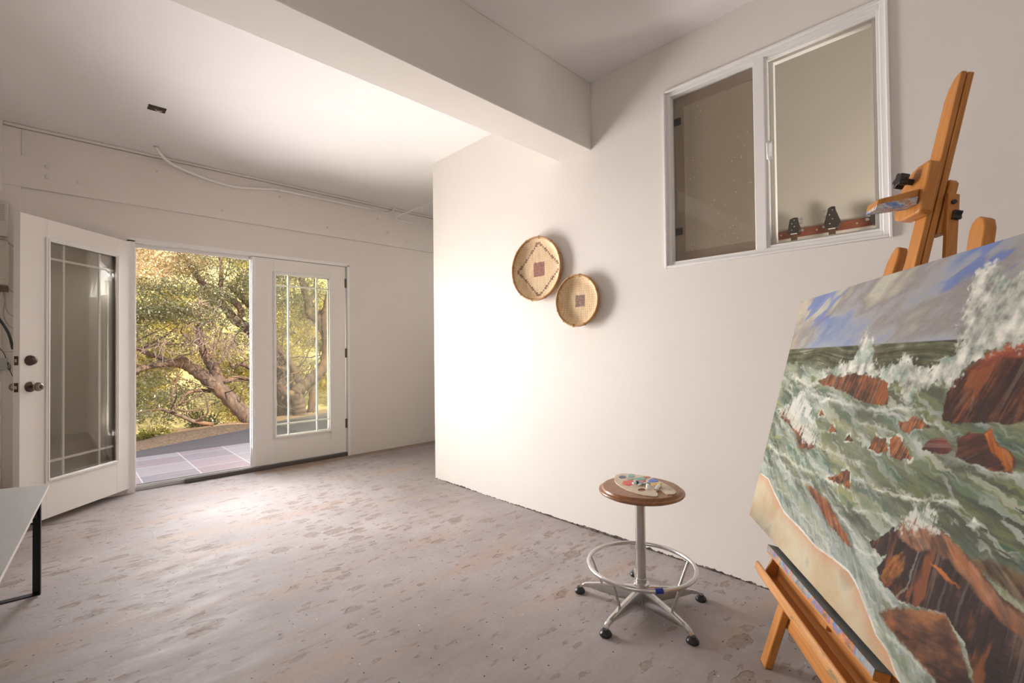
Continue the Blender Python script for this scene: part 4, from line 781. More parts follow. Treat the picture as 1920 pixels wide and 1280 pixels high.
# canvas clamp at the top: block, arm with painted lip, star knob
ab, cb = pm(1.62)
blk = [(-.392, 1.555), (-.385, 1.545), (-.30, 1.545), (-.268, 1.556), (-.257, 1.58), (-.262, 1.635), (-.275, 1.668), (-.300, 1.690), (-.325, 1.700), (-.372, 1.700), (-.384, 1.690)]
MB().prism([(a+.018, b-.012, cb+.033) for a, b in blk], (0, 0, -.032)).build('clamp_block', M['easel'], ez, local=True, bevel=.005)
M['smear'] = None
def m_smear(name, base, axis, lo=.52):
    t = NT(name); v = t.mapv(axis); n1 = t.noise(v, 9, 4, .6); n2 = t.noise(t.mapv(), 38, 4, .7)
    c = t.ramp(n1, [(.32, (.06, .075, .085)), (.42, (.13, .17, .20)), (.5, (.30, .33, .34)), (.56, (.10, .19, .42)), (.63, (.42, .12, .06)), (.7, (.08, .13, .08))])
    wd = t.ramp(t.noise(t.mapv((30, 30, 30)), 1, 3), [(.3, base), (.7, tuple(x*1.3 for x in base))])
    k = t.ramp(n2, [(lo, 1.), (lo+.06, 0.)])
    t.bump(n2, .5, .003); return t.set(t.mix(k, c, wd), .5)
M['smear'] = m_smear('oil_paint_smears', (.5, .2, .05), (1, 1, 1))
arm = MB(); cA = cb+.034
arm.hexa([(-.352, 1.567, cA-.001), (-.292, 1.567, cA-.001), (-.292, 1.535, cA+.095), (-.352, 1.535, cA+.095)], [(-.352, 1.607, cA-.001), (-.292, 1.607, cA-.001), (-.292, 1.560, cA+.095), (-.352, 1.560, cA+.095)])
arm.build('clamp_arm', M['easel'], ez, local=True, bevel=.004)
lip = MB().hexa([(-.3560, 1.560, cA+.002), (-.30, 1.560, cA+.002), (-.30, 1.528, cA+.097), (-.3560, 1.528, cA+.097)], [(-.3560, 1.582, cA+.002), (-.30, 1.5665, cA+.002), (-.30, 1.5345, cA+.097), (-.3560, 1.5425, cA+.097)])
lt_ = NT('lip_smears'); ln_ = lt_.noise(lt_.mapv((1, 1, .5)), 45, 4, .7)
lt_.bump(ln_, .4, .002)
lip.build('clamp_lip', lt_.set(lt_.ramp(ln_, [(.32, (.12, .19, .42)), (.45, (.25, .33, .52)), (.52, (.62, .62, .60)), (.60, (.55, .26, .10)), (.7, (.16, .24, .45))]), .5), ez, local=True, label='lip smeared with blue and white paint')
def starknob(c, ax_c, r=.020, h=.022):
    mb = MB(); pts = []
    for k in range(30):
        t = 2*math.pi*k/30; rr = r*(1+.22*math.cos(5*t)); pts.append((c[0]+rr*math.cos(t), c[1]+rr*math.sin(t), c[2]))
    mb.prism(pts, (0, 0, h)); mb.tube([(c[0], c[1], c[2]-ax_c), (c[0], c[1], c[2])], .009, 12); return mb
starknob((-.302, 1.643, cA+.018), .020).build('star_knob', M['black'], ez, local=True, label='black plastic star knob', bevel=.002)
# rear block, hinge and rear leg
a_, c_ = pm(1.58)
MB().prism([(a_-.030, 1.490, c_-.034), (a_+.012, 1.490, c_-.034), (a_+.012, 1.64, c_-.034), (a_-.020, 1.648, c_-.034), (a_-.032, 1.636, c_-.034)], (0, 0, -.022)).build('rear_block', M['easel'], ez, local=True, bevel=.004)
mb = MB(); la = a_-.030; th_ = .017
zc_ = lambda b: c_-.022-.36*(1.60-b)
zf = lambda b: c_-.040-.16*(1.60-b)
mb.hexa([(la-th_, -.12, zf(-.12)-.022), (la, -.12, zf(-.12)-.022), (la, -.12, zf(-.12)), (la-th_, -.12, zf(-.12))], [(la-th_, 1.60, zf(1.60)-.022+.006), (la, 1.60, zf(1.6)-.016), (la, 1.60, zf(1.6)+.012), (la-th_, 1.60, zf(1.6)+.012)])
cut_floor(mb).build('rear_leg', M['easel'], ez, local=True, bevel=.003)
MB().tube([(la-th_-.006, 1.575, zf(1.575)), (la-th_+.002, 1.575, zf(1.575))], .006, 12).build('hinge_pin', M['black'], ez, local=True)
starknob((-.366, 1.540, -.046), -.012, .015, .018).build('star_knob', M['black'], ez, local=True, label='black plastic star knob')
# paint tray: canvas rail, trough and front lip
def bar(a0, a1, sec): return MB().prism([(a1, b, c) for b, c in sec], (a0-a1, 0, 0))
bar(.0, -.69, [(.399, .047), (.399, .0795), (.4235, .0795), (.4235, .047)]).build('canvas_rail', M['easel_x'], ez, local=True, bevel=.0025)
bar(.001, -.691, [(.4237, .0465), (.4237, .0805), (.4262, .0805), (.4268, .0465)]).build('rail_paint_crust', m_smear('crusted_paint', (.10, .12, .13), (1, 1, 1), .62), ez, local=True, label='crust of blue and grey paint on the rail')
bar(.001, -.691, [(.4085, .0796), (.4085, .0808), (.4262, .0808), (.4262, .0796)]).build('rail_paint_runs', m_smear('paint_runs', (.50, .20, .045), (1, 1, 1), .42), ez, local=True, label='runs of coloured paint down the rail')
bar(.0, -.76, [(.322, .027), (.322, .036), (.423, .036), (.423, .027)]).build('tray_back', M['easel_x'], ez, local=True, bevel=.0015)
bar(.0, -.76, [(.318, .027), (.318, .094), (.325, .094), (.325, .027)]).build('tray_bottom', M['easel_x'], ez, local=True, bevel=.001)
lipm = NT('tray_lip_wood'); _v = lipm.mapv((1.2, 30, 30)); _g = lipm.noise(_v, 3, 5, .6, .6)
_c = lipm.ramp(_g, [(.3, (.50, .21, .05)), (.7, (.66, .33, .12))]); _c = lipm.mix(lipm.ramp(lipm.noise(lipm.mapv((1, 3, 3)), 14, 4, .7), [(.60, 0.), (.66, .75)]), _c, (.10, .15, .08)); lipm.bump(_g, .1, .002)
bar(.006, -.766, [(.330, .094), (.330, .1035), (.352, .1045), (.357, .1005), (.357, .096), (.352, .094)]).build('tray_lip', lipm.set(_c, .45), ez, local=True, bevel=.002)
for a in (-.004, -.664): MB().prism([(a, .326, .037), (a, .326, .075), (a, .398, .056), (a, .398, .037)], (-.010, 0, 0)).build('tray_end', M['easel_x'], ez, local=True, bevel=.001)
MB().box((-.62, .17, -.052), (-.02, .215, -.027)).build('cross_rail', M['easel_x'], ez, local=True, bevel=.003)

# ------------------------------------------------------------------ the painting: seascape in brushed colour on a canvas
CW, CH = 1.42, .927
def build_painting():
    NX, NY = 980, 640
    xs = np.linspace(0, CW, NX); ys = np.linspace(0, CH, NY)
    X, Y = np.meshgrid(xs, ys)
    rng = np.random.RandomState(5)
    def vn(x, y, seed):
        r = np.random.RandomState(seed); g = r.rand(257, 257)
        xi = np.floor(x).astype(int); yi = np.floor(y).astype(int); fx = x-xi; fy = y-yi
        fx = fx*fx*(3-2*fx); fy = fy*fy*(3-2*fy); xi %= 256; yi %= 256
        return (g[yi, xi]*(1-fx)+g[yi, xi+1]*fx)*(1-fy)+(g[yi+1, xi]*(1-fx)+g[yi+1, xi+1]*fx)*fy
    def fbm(x, y, sx, sy, seed, o=4):
        s = 0; a = .5; t = 0
        for i in range(o):
            s = s+a*vn(x*sx*2**i+31.7*i, y*sy*2**i+17.3*i, seed+i); t += a; a *= .55
        return s/t
    def rotc(ang, x=X, y=Y): c, s = math.cos(ang), math.sin(ang); return x*c+y*s, -x*s+y*c
    def stroke(ang, L, Wd, seed, o=3):
        u, v = rotc(ang); wv = fbm(X, Y, 4, 4, seed+50, 2)*.12
        return .62*fbm(u, v+wv*.4, 1/L, 1/Wd, seed, o)+.38*fbm(X, Y, .6/Wd**.5/L**.5, .9/Wd**.5/L**.5, seed+5, 4)
    C = np.zeros((NY, NX, 3))
    def sm(a, b, v): t = np.clip((v-a)/(b-a), 0, 1); return t*t*(3-2*t)
    def L(*c): c = np.array(c)/255.; return np.where(c <= .04045, c/12.92, ((c+.055)/1.055)**2.4)
    def lay(mask, col):
        nonlocal C
        m = mask[..., None]; C = C*(1-m)+(col if hasattr(col, 'shape') and col.ndim == 3 else np.asarray(col))*m
    def pal(v, stops):
        p = [s[0] for s in stops]; return np.stack([np.interp(v, p, [s[1][k] for s in stops]) for k in range(3)], -1)
    WX = (fbm(X, Y, 38, 38, 11, 3)-.5); WY = (fbm(X, Y, 38, 38, 21, 3)-.5)
    WX2 = (fbm(X, Y, 120, 120, 61, 2)-.5); WY2 = (fbm(X, Y, 120, 120, 71, 2)-.5)
    def sdf(P, warp=.010, fine=.004):
        x = X+WX*warp*2+WX2*fine*2; y = Y+WY*warp*2+WY2*fine*2
        P = np.array(P); n = len(P); d = np.full(X.shape, 9.); ins = np.zeros(X.shape, bool)
        x0, y0 = P.min(0)-.05; x1, y1 = P.max(0)+.05
        i0, i1 = np.searchsorted(xs, [x0, x1]); j0, j1 = np.searchsorted(ys, [y0, y1])
        xx, yy = x[j0:j1, i0:i1], y[j0:j1, i0:i1]; dd = d[j0:j1, i0:i1]; ii = ins[j0:j1, i0:i1]
        if xx.size == 0: return -d
        for k in range(n):
            ax, ay = P[k]; bx, by = P[(k+1) % n]; ex, ey = bx-ax, by-ay; l2 = ex*ex+ey*ey+1e-12
            t = np.clip(((xx-ax)*ex+(yy-ay)*ey)/l2, 0, 1)
            dd = np.minimum(dd, np.hypot(xx-ax-t*ex, yy-ay-t*ey))
            cr = ((ay > yy) != (by > yy)) & (xx < (bx-ax)*(yy-ay)/((by-ay) if abs(by-ay) > 1e-9 else 1e-9)+ax); ii = ii ^ cr
        d[j0:j1, i0:i1] = dd; ins[j0:j1, i0:i1] = ii
        return np.where(ins, d, -d)
    def msk(P, soft=.003, **k): return sm(-soft, soft, sdf(P, **k))
    def pline(P, warp=.012, fine=.006):
        x = X+WX*warp+WX2*fine; y = Y+WY*warp+WY2*fine; P = np.array(P); d = np.full(X.shape, 9.)
        for k in range(len(P)-1):
            ax, ay = P[k]; ex, ey = P[k+1]-P[k]; t = np.clip(((x-ax)*ex+(y-ay)*ey)/(ex*ex+ey*ey+1e-12), 0, 1)
            d = np.minimum(d, np.hypot(x-ax-t*ex, y-ay-t*ey))
        return d
    # sky
    a = fbm(*rotc(.42), 3.0, 8.5, 101, 5); b = stroke(.36, .10, .02, 140, 4)
    v = a*.85+b*.15 + (Y-.82)*.25 + X*.03
    C = pal(v, [(.30, L(116, 130, 160)), (.40, L(138, 146, 166)), (.47, L(154, 152, 152)), (.56, L(138, 131, 129)), (.64, L(162, 156, 144)), (.72, L(182, 178, 160)), (.85, L(150, 150, 158))])
    lay(sm(.02, -.10, Y-.745)*.55*sm(.2, .7, b+.1), L(158, 172, 196))
    lay(sm(.10, .0, X)*.55*sm(.3, .6, b), L(186, 158, 128))
    lay(sm(.58, .64, fbm(*rotc(.40), 3.2, 11, 180, 4))*sm(.78, .84, Y)*.7, L(88, 114, 176))
    # sea behind the breakers
    hz = np.interp(X, [p[0] for p in PSH['horizon']], [p[1] for p in PSH['horizon']]); hz = hz*0+.7195
    sea = sm(.002, -.002, Y-hz)
    s1 = stroke(.0, .10, .006, 200, 4)
    lay(sea, pal(s1, [(.3, L(54, 56, 44)), (.5, L(82, 84, 60)), (.7, L(112, 112, 92))]))
    lay(sea*sm(.66, .72, s1)*.5, L(160, 160, 150))
    # body of moving water
    fb = np.interp(X, [0, .3, .6, .9, 1.26], [.655, .650, .61, .62, .60])
    wtr = sm(.012, -.012, Y-fb+WY*.03)
    f1 = stroke(-.20, .16, .022, 220, 5); f2 = stroke(-.28, .05, .010, 240, 4); f3 = stroke(-.12, .22, .05, 260, 3)
    base = pal(f1*.6+f3*.4, [(.30, L(70, 76, 66)), (.40, L(92, 98, 82)), (.48, L(114, 120, 102)), (.56, L(134, 140, 124)), (.66, L(160, 164, 150)), (.78, L(188, 190, 178))])
    lay(wtr, base)
    lay(wtr*sm(.56, .68, fbm(*rotc(-.25), 7, 30, 300, 4))*.4, L(92, 134, 116))
    lay(wtr*sm(.60, .70, fbm(*rotc(-.3), 6, 34, 320, 4))*.6, L(66, 66, 60))
    lay(wtr*sm(.58, .70, f2)*.5, L(204, 206, 196))
    lay(wtr*sm(.62, .74, fbm(*rotc(-.2), 5, 40, 340, 4))*.45, L(168, 164, 96))
    # deep olive and green swell, right of centre
    g = np.exp(-(((X-1.12)/.30)**2+((Y-.43)/.13)**2)); gs = stroke(-.10, .20, .010, 360, 4)
    lay(wtr*np.clip(g*1.5, 0, .9), pal(gs, [(.3, L(56, 60, 50)), (.45, L(82, 86, 64)), (.56, L(102, 106, 66)), (.70, L(60, 88, 68))]))
    g = np.exp(-(((X-.78)/.22)**2+((Y-.46)/.07)**2)); lay(wtr*np.clip(g, 0, .6), pal(gs, [(.3, L(96, 100, 78)), (.7, L(132, 136, 104))]))
    # wash over the beach
    db = sdf(PSH['beach'], .004, .002)
    band = sm(-.17, -.02, db)*wtr; fl1 = stroke(-.62, .12, .010, 400, 4); fl2 = stroke(-.75, .04, .004, 420, 3)
    lay(band*.85, pal(fl1*.6+fl2*.4, [(.3, L(104, 112, 116)), (.45, L(140, 148, 140)), (.6, L(166, 172, 160)), (.72, L(204, 206, 198))]))
    bm_ = sm(-.002, .002, db); bs = fbm(X, Y, 9, 9, 440, 4)
    lay(bm_, pal(bs, [(.3, L(190, 166, 132)), (.5, L(196, 180, 150)), (.65, L(198, 188, 162)), (.8, L(176, 164, 138))]))
    lay(bm_*sm(.045, .0, db)*.55, L(196, 138, 104))
    for nm, wd, al, col in (('w8', .0045, .9, (228, 228, 222)), ('w1', .007, .8, (214, 212, 190)), ('w2', .005, .6, (206, 204, 180)), ('w3', .004, .75, (222, 222, 212)), ('w4', .0035, .7, (222, 224, 216)), ('w5', .010, .85, (212, 208, 192)),
                            ('w6', .006, .7, (206, 208, 198)), ('w7', .005, .5, (200, 202, 192)), ('w9', .005, .7, (214, 216, 208)), ('w10', .006, .6, (206, 210, 190)), ('w11', .004, .5, (200, 204, 196)), ('w13', .004, .4, (196, 200, 190)), ('w14', .004, .45, (200, 204, 196)), ('w15', .006, .45, (206, 210, 206)), ('w16', .005, .5, (208, 212, 208))):
        d = pline(PLN[nm], *((.002, .001) if nm == 'w8' else (.012, .006))); lay(sm(wd, wd*.3, d)*al*(.5+.5*sm(.35, .6, f2)), L(*col))
        if nm != 'w8': lay(sm(wd*4, wd, d)*al*.6*sm(.46, .60, fbm(X, Y, 40, 60, 980+int(nm[1:]), 3)), L(206, 208, 198))
        if nm in ('w1', 'w3', 'w4', 'w6'):
            x, y = X, Y; P = np.array(PLN[nm]); lower = np.interp(X, np.sort(P[:, 0]), P[np.argsort(P[:, 0]), 1])-Y
            rng_ = (X > P[:, 0].min()) & (X < P[:, 0].max()); lay(rng_*sm(.004, .012, lower)*sm(.05, .015, lower)*.5, L(74, 80, 70))
    lay(msk(PSH['darkwave'], .008)*.85, pal(stroke(-.1, .08, .012, 460), [(.3, L(78, 82, 60)), (.55, L(104, 110, 76)), (.75, L(128, 136, 100))]))
    # rocks
    def rock(nm, cols, ang=1.35, soft=.0025, seed=500, al=1, Ln=.07, Wn=.006, fleck=.5):
        nonlocal C
        s = stroke(ang, Ln, Wn, seed, 4); lay(msk(PSH[nm], soft, warp=.006, fine=.003)*al, pal(s*.75+.25*fbm(X, Y, 30, 30, seed+9), [(q, L(*c)) for q, c in cols]))
        P = np.array(PSH[nm]); y0, y1 = P[:, 1].min(), P[:, 1].max(); m = msk(PSH[nm], soft, warp=.006, fine=.003)
        g = np.clip((Y-y0)/max(y1-y0, .01), 0, 1); C = C*(1-m[..., None]*(1-(.62+.55*g))[..., None])
        f = sm(.52, .68, fbm(*rotc(ang), 10, 34, seed+31, 4)); lay(m*f*fleck*.7, L(186, 108, 56))
        f = sm(.54, .70, fbm(*rotc(ang), 9, 26, seed+43, 4)); lay(m*f*.65, L(40, 28, 24))
        f = sm(.62, .72, fbm(*rotc(ang+.05), 3, 60, seed+41, 4)); lay(m*f*.14, L(180, 168, 150))
    red = [(.30, (50, 36, 30)), (.45, (84, 54, 40)), (.56, (124, 76, 48)), (.70, (160, 96, 60)), (.9, (190, 160, 130))]
    rock('bigrock', [(.28, (48, 28, 26)), (.45, (74, 40, 32)), (.6, (104, 62, 40)), (.75, (128, 92, 66))], 1.2, seed=510)
    rock('bigrocktop', [(.3, (112, 50, 38)), (.6, (142, 74, 56)), (.8, (160, 104, 84))], .5, .005, 515)
    lay(msk(PSH['splash'], .007, warp=.018, fine=.016)*.97, pal(fbm(X, Y, 46, 46, 540, 4)*.7+.3*stroke(1.2, .05, .008, 545), [(.28, L(126, 130, 122)), (.42, L(166, 168, 158)), (.56, L(200, 200, 188)), (.7, L(226, 224, 212))]))
    lay(msk(PSH['splash'], .004)*sm(.60, .72, fbm(X, Y, 22, 22, 560, 3))*.5, L(120, 150, 134))
    rock('rockline', red, 1.25, seed=520)
    rock('lrock', red, 1.1, seed=530); 
    lay(msk(PSH['lsplash'], .006, warp=.016, fine=.012)*.92*sm(.28, .5, stroke(1.1, .05, .007, 550)), L(206, 206, 196))
    for nm in ('r1', 'r2', 'r3', 'r4', 'r5', 'r6', 'r9'):
        rock(nm, [(.30, (60, 42, 34)), (.48, (104, 66, 44)), (.58, (170, 98, 44)), (.7, (196, 124, 60)), (.85, (120, 90, 70))], 1.3, seed=570+len(nm)*7, Ln=.03, Wn=.006)
        d = sdf(PSH[nm], .006, .004); lay(sm(-.010, -.003, d)*sm(.001, -.002, d)*sm(.45, .62, fbm(X, Y, 60, 60, 590))*.8, L(214, 214, 204))
    rock('r7', [(.3, (58, 28, 26)), (.5, (96, 46, 40)), (.7, (128, 66, 56))], .1, seed=600)
    rock('r8', [(.3, (58, 30, 26)), (.5, (92, 46, 36)), (.7, (124, 70, 50))], .5, seed=610)
    rock('r8o', [(.3, (134, 66, 30)), (.5, (184, 104, 36)), (.7, (206, 136, 62))], -.9, .004, 620)
    rock('r10', [(.3, (70, 52, 44)), (.46, (128, 78, 54)), (.6, (166, 108, 74)), (.75, (190, 170, 150))], -.7, seed=630)
    rock('rC', [(.3, (70, 52, 36)), (.5, (106, 84, 56)), (.7, (134, 104, 72))], -.5, .006, 640)
    rock('rA', [(.28, (30, 22, 20)), (.45, (50, 34, 30)), (.58, (66, 44, 38)), (.72, (98, 74, 64))], 1.5, seed=650, Ln=.16, Wn=.010)
    rock('rAo', [(.35, (42, 28, 24)), (.5, (84, 56, 30)), (.6, (150, 98, 44)), (.75, (180, 104, 50))], 1.1, .004, 660, Ln=.03, Wn=.015)
    rock('rAl', [(.3, (96, 70, 54)), (.45, (134, 96, 72)), (.6, (160, 112, 84)), (.75, (176, 144, 112))], -.7, .005, 670)
    rock('rAs', [(.3, (170, 92, 34)), (.7, (206, 122, 52))], -.6, .003, 680)
    rock('rB', [(.28, (54, 34, 30)), (.42, (90, 60, 46)), (.52, (118, 80, 58)), (.62, (150, 98, 58)), (.75, (134, 112, 84))], .3, .005, 690, Ln=.10, Wn=.025)
    lay(msk(PSH['psplash'], .012, warp=.02, fine=.02)*.85*sm(.30, .5, stroke(1.45, .03, .004, 700)), L(208, 210, 198))
    lay(msk(PSH['spark'], .003, warp=.004), L(226, 230, 220)); lay(msk(PSH['gullL'], .003, warp=.006), L(216, 218, 206))
    d = pline(PLN['w12']); lay(sm(.005, .001, d)*.35, L(176, 168, 156))
    for x_, y_, l_ in ((.93, .62, .10), (1.0, .64, .12), (1.06, .60, .10), (1.10, .20, .12), (1.15, .22, .14), (1.02, .22, .10)):
        d = np.abs(X-x_-(Y-y_)*.10+WX*.01); lay(sm(.006, .0005, d)*sm(l_*.6, 0, np.abs(Y-y_))*.16*(Y < .60), L(176, 164, 150))
    # broken brushwork over the moving water
    for sd_, an, sx_, sy_, lo, al_, col in ((900, -.22, 4, 38, .54, .5, (72, 76, 66)), (910, -.30, 5, 44, .56, .45, (204, 206, 196)), (920, -.12, 4, 36, .56, .3, (146, 148, 100)), (930, -.42, 5, 50, .57, .35, (186, 192, 188)), (940, -.2, 4, 30, .58, .35, (66, 104, 90))):
        mm = wtr*(1-bm_)*(C.mean(-1) > .07)*(C[..., 0] < C[..., 1]*1.12); lay(mm*sm(lo, lo+.12, fbm(X*math.cos(an)+Y*math.sin(an), -X*math.sin(an)+Y*math.cos(an)+.02*(WX+WY), sx_, sy_, sd_, 4))*al_, L(*col))
    # brush relief and canvas weave show in the tones
    C *= (1+.16*(stroke(-.3, .02, .003, 800, 3)-.5)+.06*(rng.rand(NY, NX)-.5))[..., None] if False else (1+.16*(stroke(-.3, .02, .003, 800, 3)-.5))[..., None]
    C = np.clip(C*.90, 0, 1)
    # mesh, canvas-local: x = along a (towards -a), y = up b
    hgt = (fbm(X, Y, 90, 300, 820, 2)-.5)*.0005
    a_ = .315-X; b_ = .4365+Y; c_ = .0600+hgt
    V = np.stack([a_, b_, c_], -1).reshape(-1, 3)
    idx = np.arange(NX*NY).reshape(NY, NX)
    Fq = np.stack([idx[:-1, :-1], idx[:-1, 1:], idx[1:, 1:], idx[1:, :-1]], -1).reshape(-1, 4)
    me = bpy.data.meshes.new('painted_surface')
    me.vertices.add(len(V)); me.vertices.foreach_set('co', V.astype(np.float32).ravel())
    me.loops.add(Fq.size); me.loops.foreach_set('vertex_index', Fq.astype(np.int32).ravel())
    me.polygons.add(len(Fq)); me.polygons.foreach_set('loop_start', (np.arange(len(Fq))*4).astype(np.int32))
    try: me.polygons.foreach_set('loop_total', np.full(len(Fq), 4, np.int32))
    except Exception: pass
    me.update(calc_edges=True)
    at = me.color_attributes.new('paint', 'FLOAT_COLOR', 'POINT')
    at.data.foreach_set('color', np.concatenate([C.reshape(-1, 3), np.ones((NX*NY, 1))], 1).astype(np.float32).ravel())
    return me
cvs = thing('seascape_painting', 'large unframed oil painting of waves breaking on brown rocks, standing on the easel', 'painting', mat=ME)
me = build_painting()
po = bpy.data.objects.new('painted_surface', me); COL.objects.link(po); po.parent = cvs; po['label'] = 'painted seascape with rocks, foam and cloudy sky'
t = NT('oil_paint'); ca = t.n('ShaderNodeVertexColor', layer_name='paint'); t.set(ca.outputs[0], .5, spec=.15); wv = t.noise(t.mapv((1, 1, 1)), 500, 2); t.bump(wv, .12, .001); me.materials.append(t.m)
M['canvas'] = plain('raw_canvas', (.52, .49, .43), .8, var=.05, scale=60)
sd = MB(); A0, A1, B0, B1 = .3148, .315-CW+.0002, .4367, .4365+CH-.0002
ring_pts = [(A0, B0), (A1, B0), (A1, B1), (A0, B1)]
o4 = [sd.bm.verts.new((a, b, .0596)) for a, b in ring_pts]; i4 = [sd.bm.verts.new((a, b, .043)) for a, b in ring_pts]
for k in range(4): sd.bm.faces.new((o4[k], o4[(k+1) % 4], i4[(k+1) % 4], i4[k]))
sd.bm.faces.new(i4); sd.build('canvas_back', M['canvas'], cvs, local=True, label='raw canvas wrapped round the stretcher')
# ------------------------------------------------------------------ outdoors: patio, drive, ground, oaks
struct(MB().box((-6, 5.055, -.10), (12, 6.53, -.004)), 'patio', M['slate'])
struct(MB().prism([(-6, 6.53, -.10), (12, 6.53, -.10), (12, 9.9, -.10), (3.6, 8.62, -.10), (2.5, 8.2, -.10), (2.01, 7.72, -.10), (.64, 6.99, -.10), (-6, 5.9, -.10)][:2] + [(12, 9.9, -.10), (3.6, 8.62, -.10), (2.5, 8.2, -.10), (2.01, 7.72, -.10), (.64, 6.99, -.10), (-.6, 6.53, -.10)], (0, 0, .092)), 'driveway', M['asphalt'])
def edge_y(x): return float(np.interp(x, [-6, -.6, .64, 2.01, 2.5, 3.6, 12], [5.9, 6.53, 6.99, 7.72, 8.2, 8.62, 9.9]))
gm = MB(); NXg, NYg = 60, 46; grid = []
for j in range(NYg):
    row = []
    for i in range(NXg):
        x = -14+36*i/(NXg-1); q = (j/(NYg-1))**2.0; y = edge_y(max(-6, min(12, x)))-.25+q*32
        d = y-edge_y(max(-6, min(12, x)))
        z = -.012 + .02*min(max(d, 0), .4)/.4 - .55*min(max(d-.5, 0), 3.5)/3.5 + max(0, d-5.5)*.34
        z += .12*math.sin(x*1.3+y*.7)*min(1, max(0, d)*.6)
        if d < 0: z = -.05
        row.append(gm.bm.verts.new((x, y, z)))
    grid.append(row)
for j in range(NYg-1):
    for i in range(NXg-1): gm.bm.faces.new((grid[j][i], grid[j][i+1], grid[j+1][i+1], grid[j+1][i]))
gr = gm.build('hillside_ground', M['ground'], smooth=True); gr['kind'] = 'structure'

def leaf_mesh(name, centers, sizes, tones, rs, up=.35, lw=.45):
    """many small two-faced folded leaves in ONE mesh"""
    n = len(centers); r = np.random.RandomState(rs)
    d = r.normal(size=(n, 3)); d /= np.linalg.norm(d, axis=1)[:, None]
    nn = r.normal(size=(n, 3)); nn[:, 2] += up; nn -= (nn*d).sum(1)[:, None]*d; nn /= np.linalg.norm(nn, axis=1)[:, None]
    s = np.cross(d, nn); L = sizes[:, None]; W = L*lw
    P = np.stack([centers-d*L*.5, centers+s*W*.5-d*L*.02, centers+d*L*.5, centers-s*W*.5-d*L*.02], 1)
    V = P.reshape(-1, 3); me = bpy.data.meshes.new(name)
    me.vertices.add(4*n); me.vertices.foreach_set('co', V.astype(np.float32).ravel())
    me.loops.add(4*n); me.loops.foreach_set('vertex_index', np.arange(4*n, dtype=np.int32))
    me.polygons.add(n); me.polygons.foreach_set('loop_start', (np.arange(n)*4).astype(np.int32))
    try: me.polygons.foreach_set('loop_total', np.full(n, 4, np.int32))
    except Exception: pass
    me.update(calc_edges=True)
    at = me.attributes.new('tone', 'FLOAT', 'POINT'); at.data.foreach_set('value', np.repeat(tones, 4).astype(np.float32))
    return me
def leaves(name, parent, centers, sizes, tones, mat, rs, **k):
    o = bpy.data.objects.new(name, leaf_mesh(name, centers, sizes, tones, rs, **k)); COL.objects.link(o); o.parent = parent
    o.matrix_parent_inverse = MWS[parent].inverted(); o.data.materials.append(mat); return o
def clump_points(clumps, rs):
    r = np.random.RandomState(rs); P = []; Tn = []; 
    for (c, rad, n, tone) in clumps:
        q = r.normal(size=(n, 3)); q /= np.linalg.norm(q, axis=1)[:, None]; q *= (r.rand(n, 1)**.45)
        P.append(np.array(c)+q*np.array(rad)); Tn.append(np.clip(tone+r.normal(size=n)*.14, 0, 1))
    return np.concatenate(P), np.concatenate(Tn)
def limb_mesh(mb, limbs):
    for P, r0, r1 in limbs:
        sp = smooth_path(P, 6); n = len(sp)
        R = [(r0+(r1-r0)*i/(n-1))*(1+.10*math.sin(i*1.9+P[0][0]*7)) for i in range(n)]
        mb.tube(sp, R, 10)
    return mb
rn = random.Random(3)
def side_limbs(limbs, n, seed, ln=(.3, .9), r=.014):
    rr = random.Random(seed); out = []
    for _ in range(n):
        P, r0, r1 = rr.choice(limbs); k = rr.randrange(len(P)//3, len(P)); p = Vector(P[k]); d = Vector((rr.uniform(-1, 1), rr.uniform(-.7, .7), rr.uniform(-.2, 1))).normalized()
        pts = [p]
        for i in range(5):
            d = (d+Vector((rr.uniform(-.5, .5), rr.uniform(-.4, .4), rr.uniform(-.3, .4)))).normalized(); pts.append(pts[-1]+d*rr.uniform(*ln)/4)
        out.append(([tuple(q) for q in pts], r*rr.uniform(.6, 1.3), .004))
    return out
LIMB1X = LIMB1 + [([LIMB1[0][0][0], (2.5, 8.05, -.35), (2.62, 8.0, -.6)], .13, .17)] + [([(1.684, 8.9, 2.174), (1.4, 8.8, 2.6), (1.0, 8.8, 3.1), (.5, 8.7, 3.6)], .05, .03), ([(2.898, 9.3, 1.069), (3.0, 9.2, .5), (2.9, 9.0, -.5)], .11, .16), ([(1.887, 8.9, 2.721), (1.9, 8.9, 3.4), (2.2, 8.9, 4.0)], .03, .02)]
t1 = thing('oak_tree', 'leaning oak whose trunk and limbs fill the open doorway', 'tree', (2.6, 8.1, -.3))
limb_mesh(MB(), LIMB1X+side_limbs(LIMB1X, 46, 5)).build('trunk_and_limbs', M['bark'], t1, smooth=True)
# sub-canopy twigs
tw = MB(); rr = random.Random(11)
for c in TWIG:
    for _ in range(34):
        p = Vector(c)+Vector((rr.gauss(0, .12), rr.gauss(0, .15), rr.gauss(.08, .10))); pts = [p]; d = Vector((rr.uniform(-.7, .7), rr.uniform(-.5, .5), rr.uniform(-1, .3))).normalized()
        for i in range(5):
            d = (d+Vector((rr.uniform(-.6, .6), rr.uniform(-.6, .6), rr.uniform(-.6, .4)))).normalized(); pts.append(pts[-1]+d*rr.uniform(.03, .08))
        tw.tube(pts, [.0045, .004, .0035, .003, .0025, .002], 4, cap=False)
tw.build('dead_twigs', M['twig'], t1, label='tangle of pale dead twigs', kind='stuff')
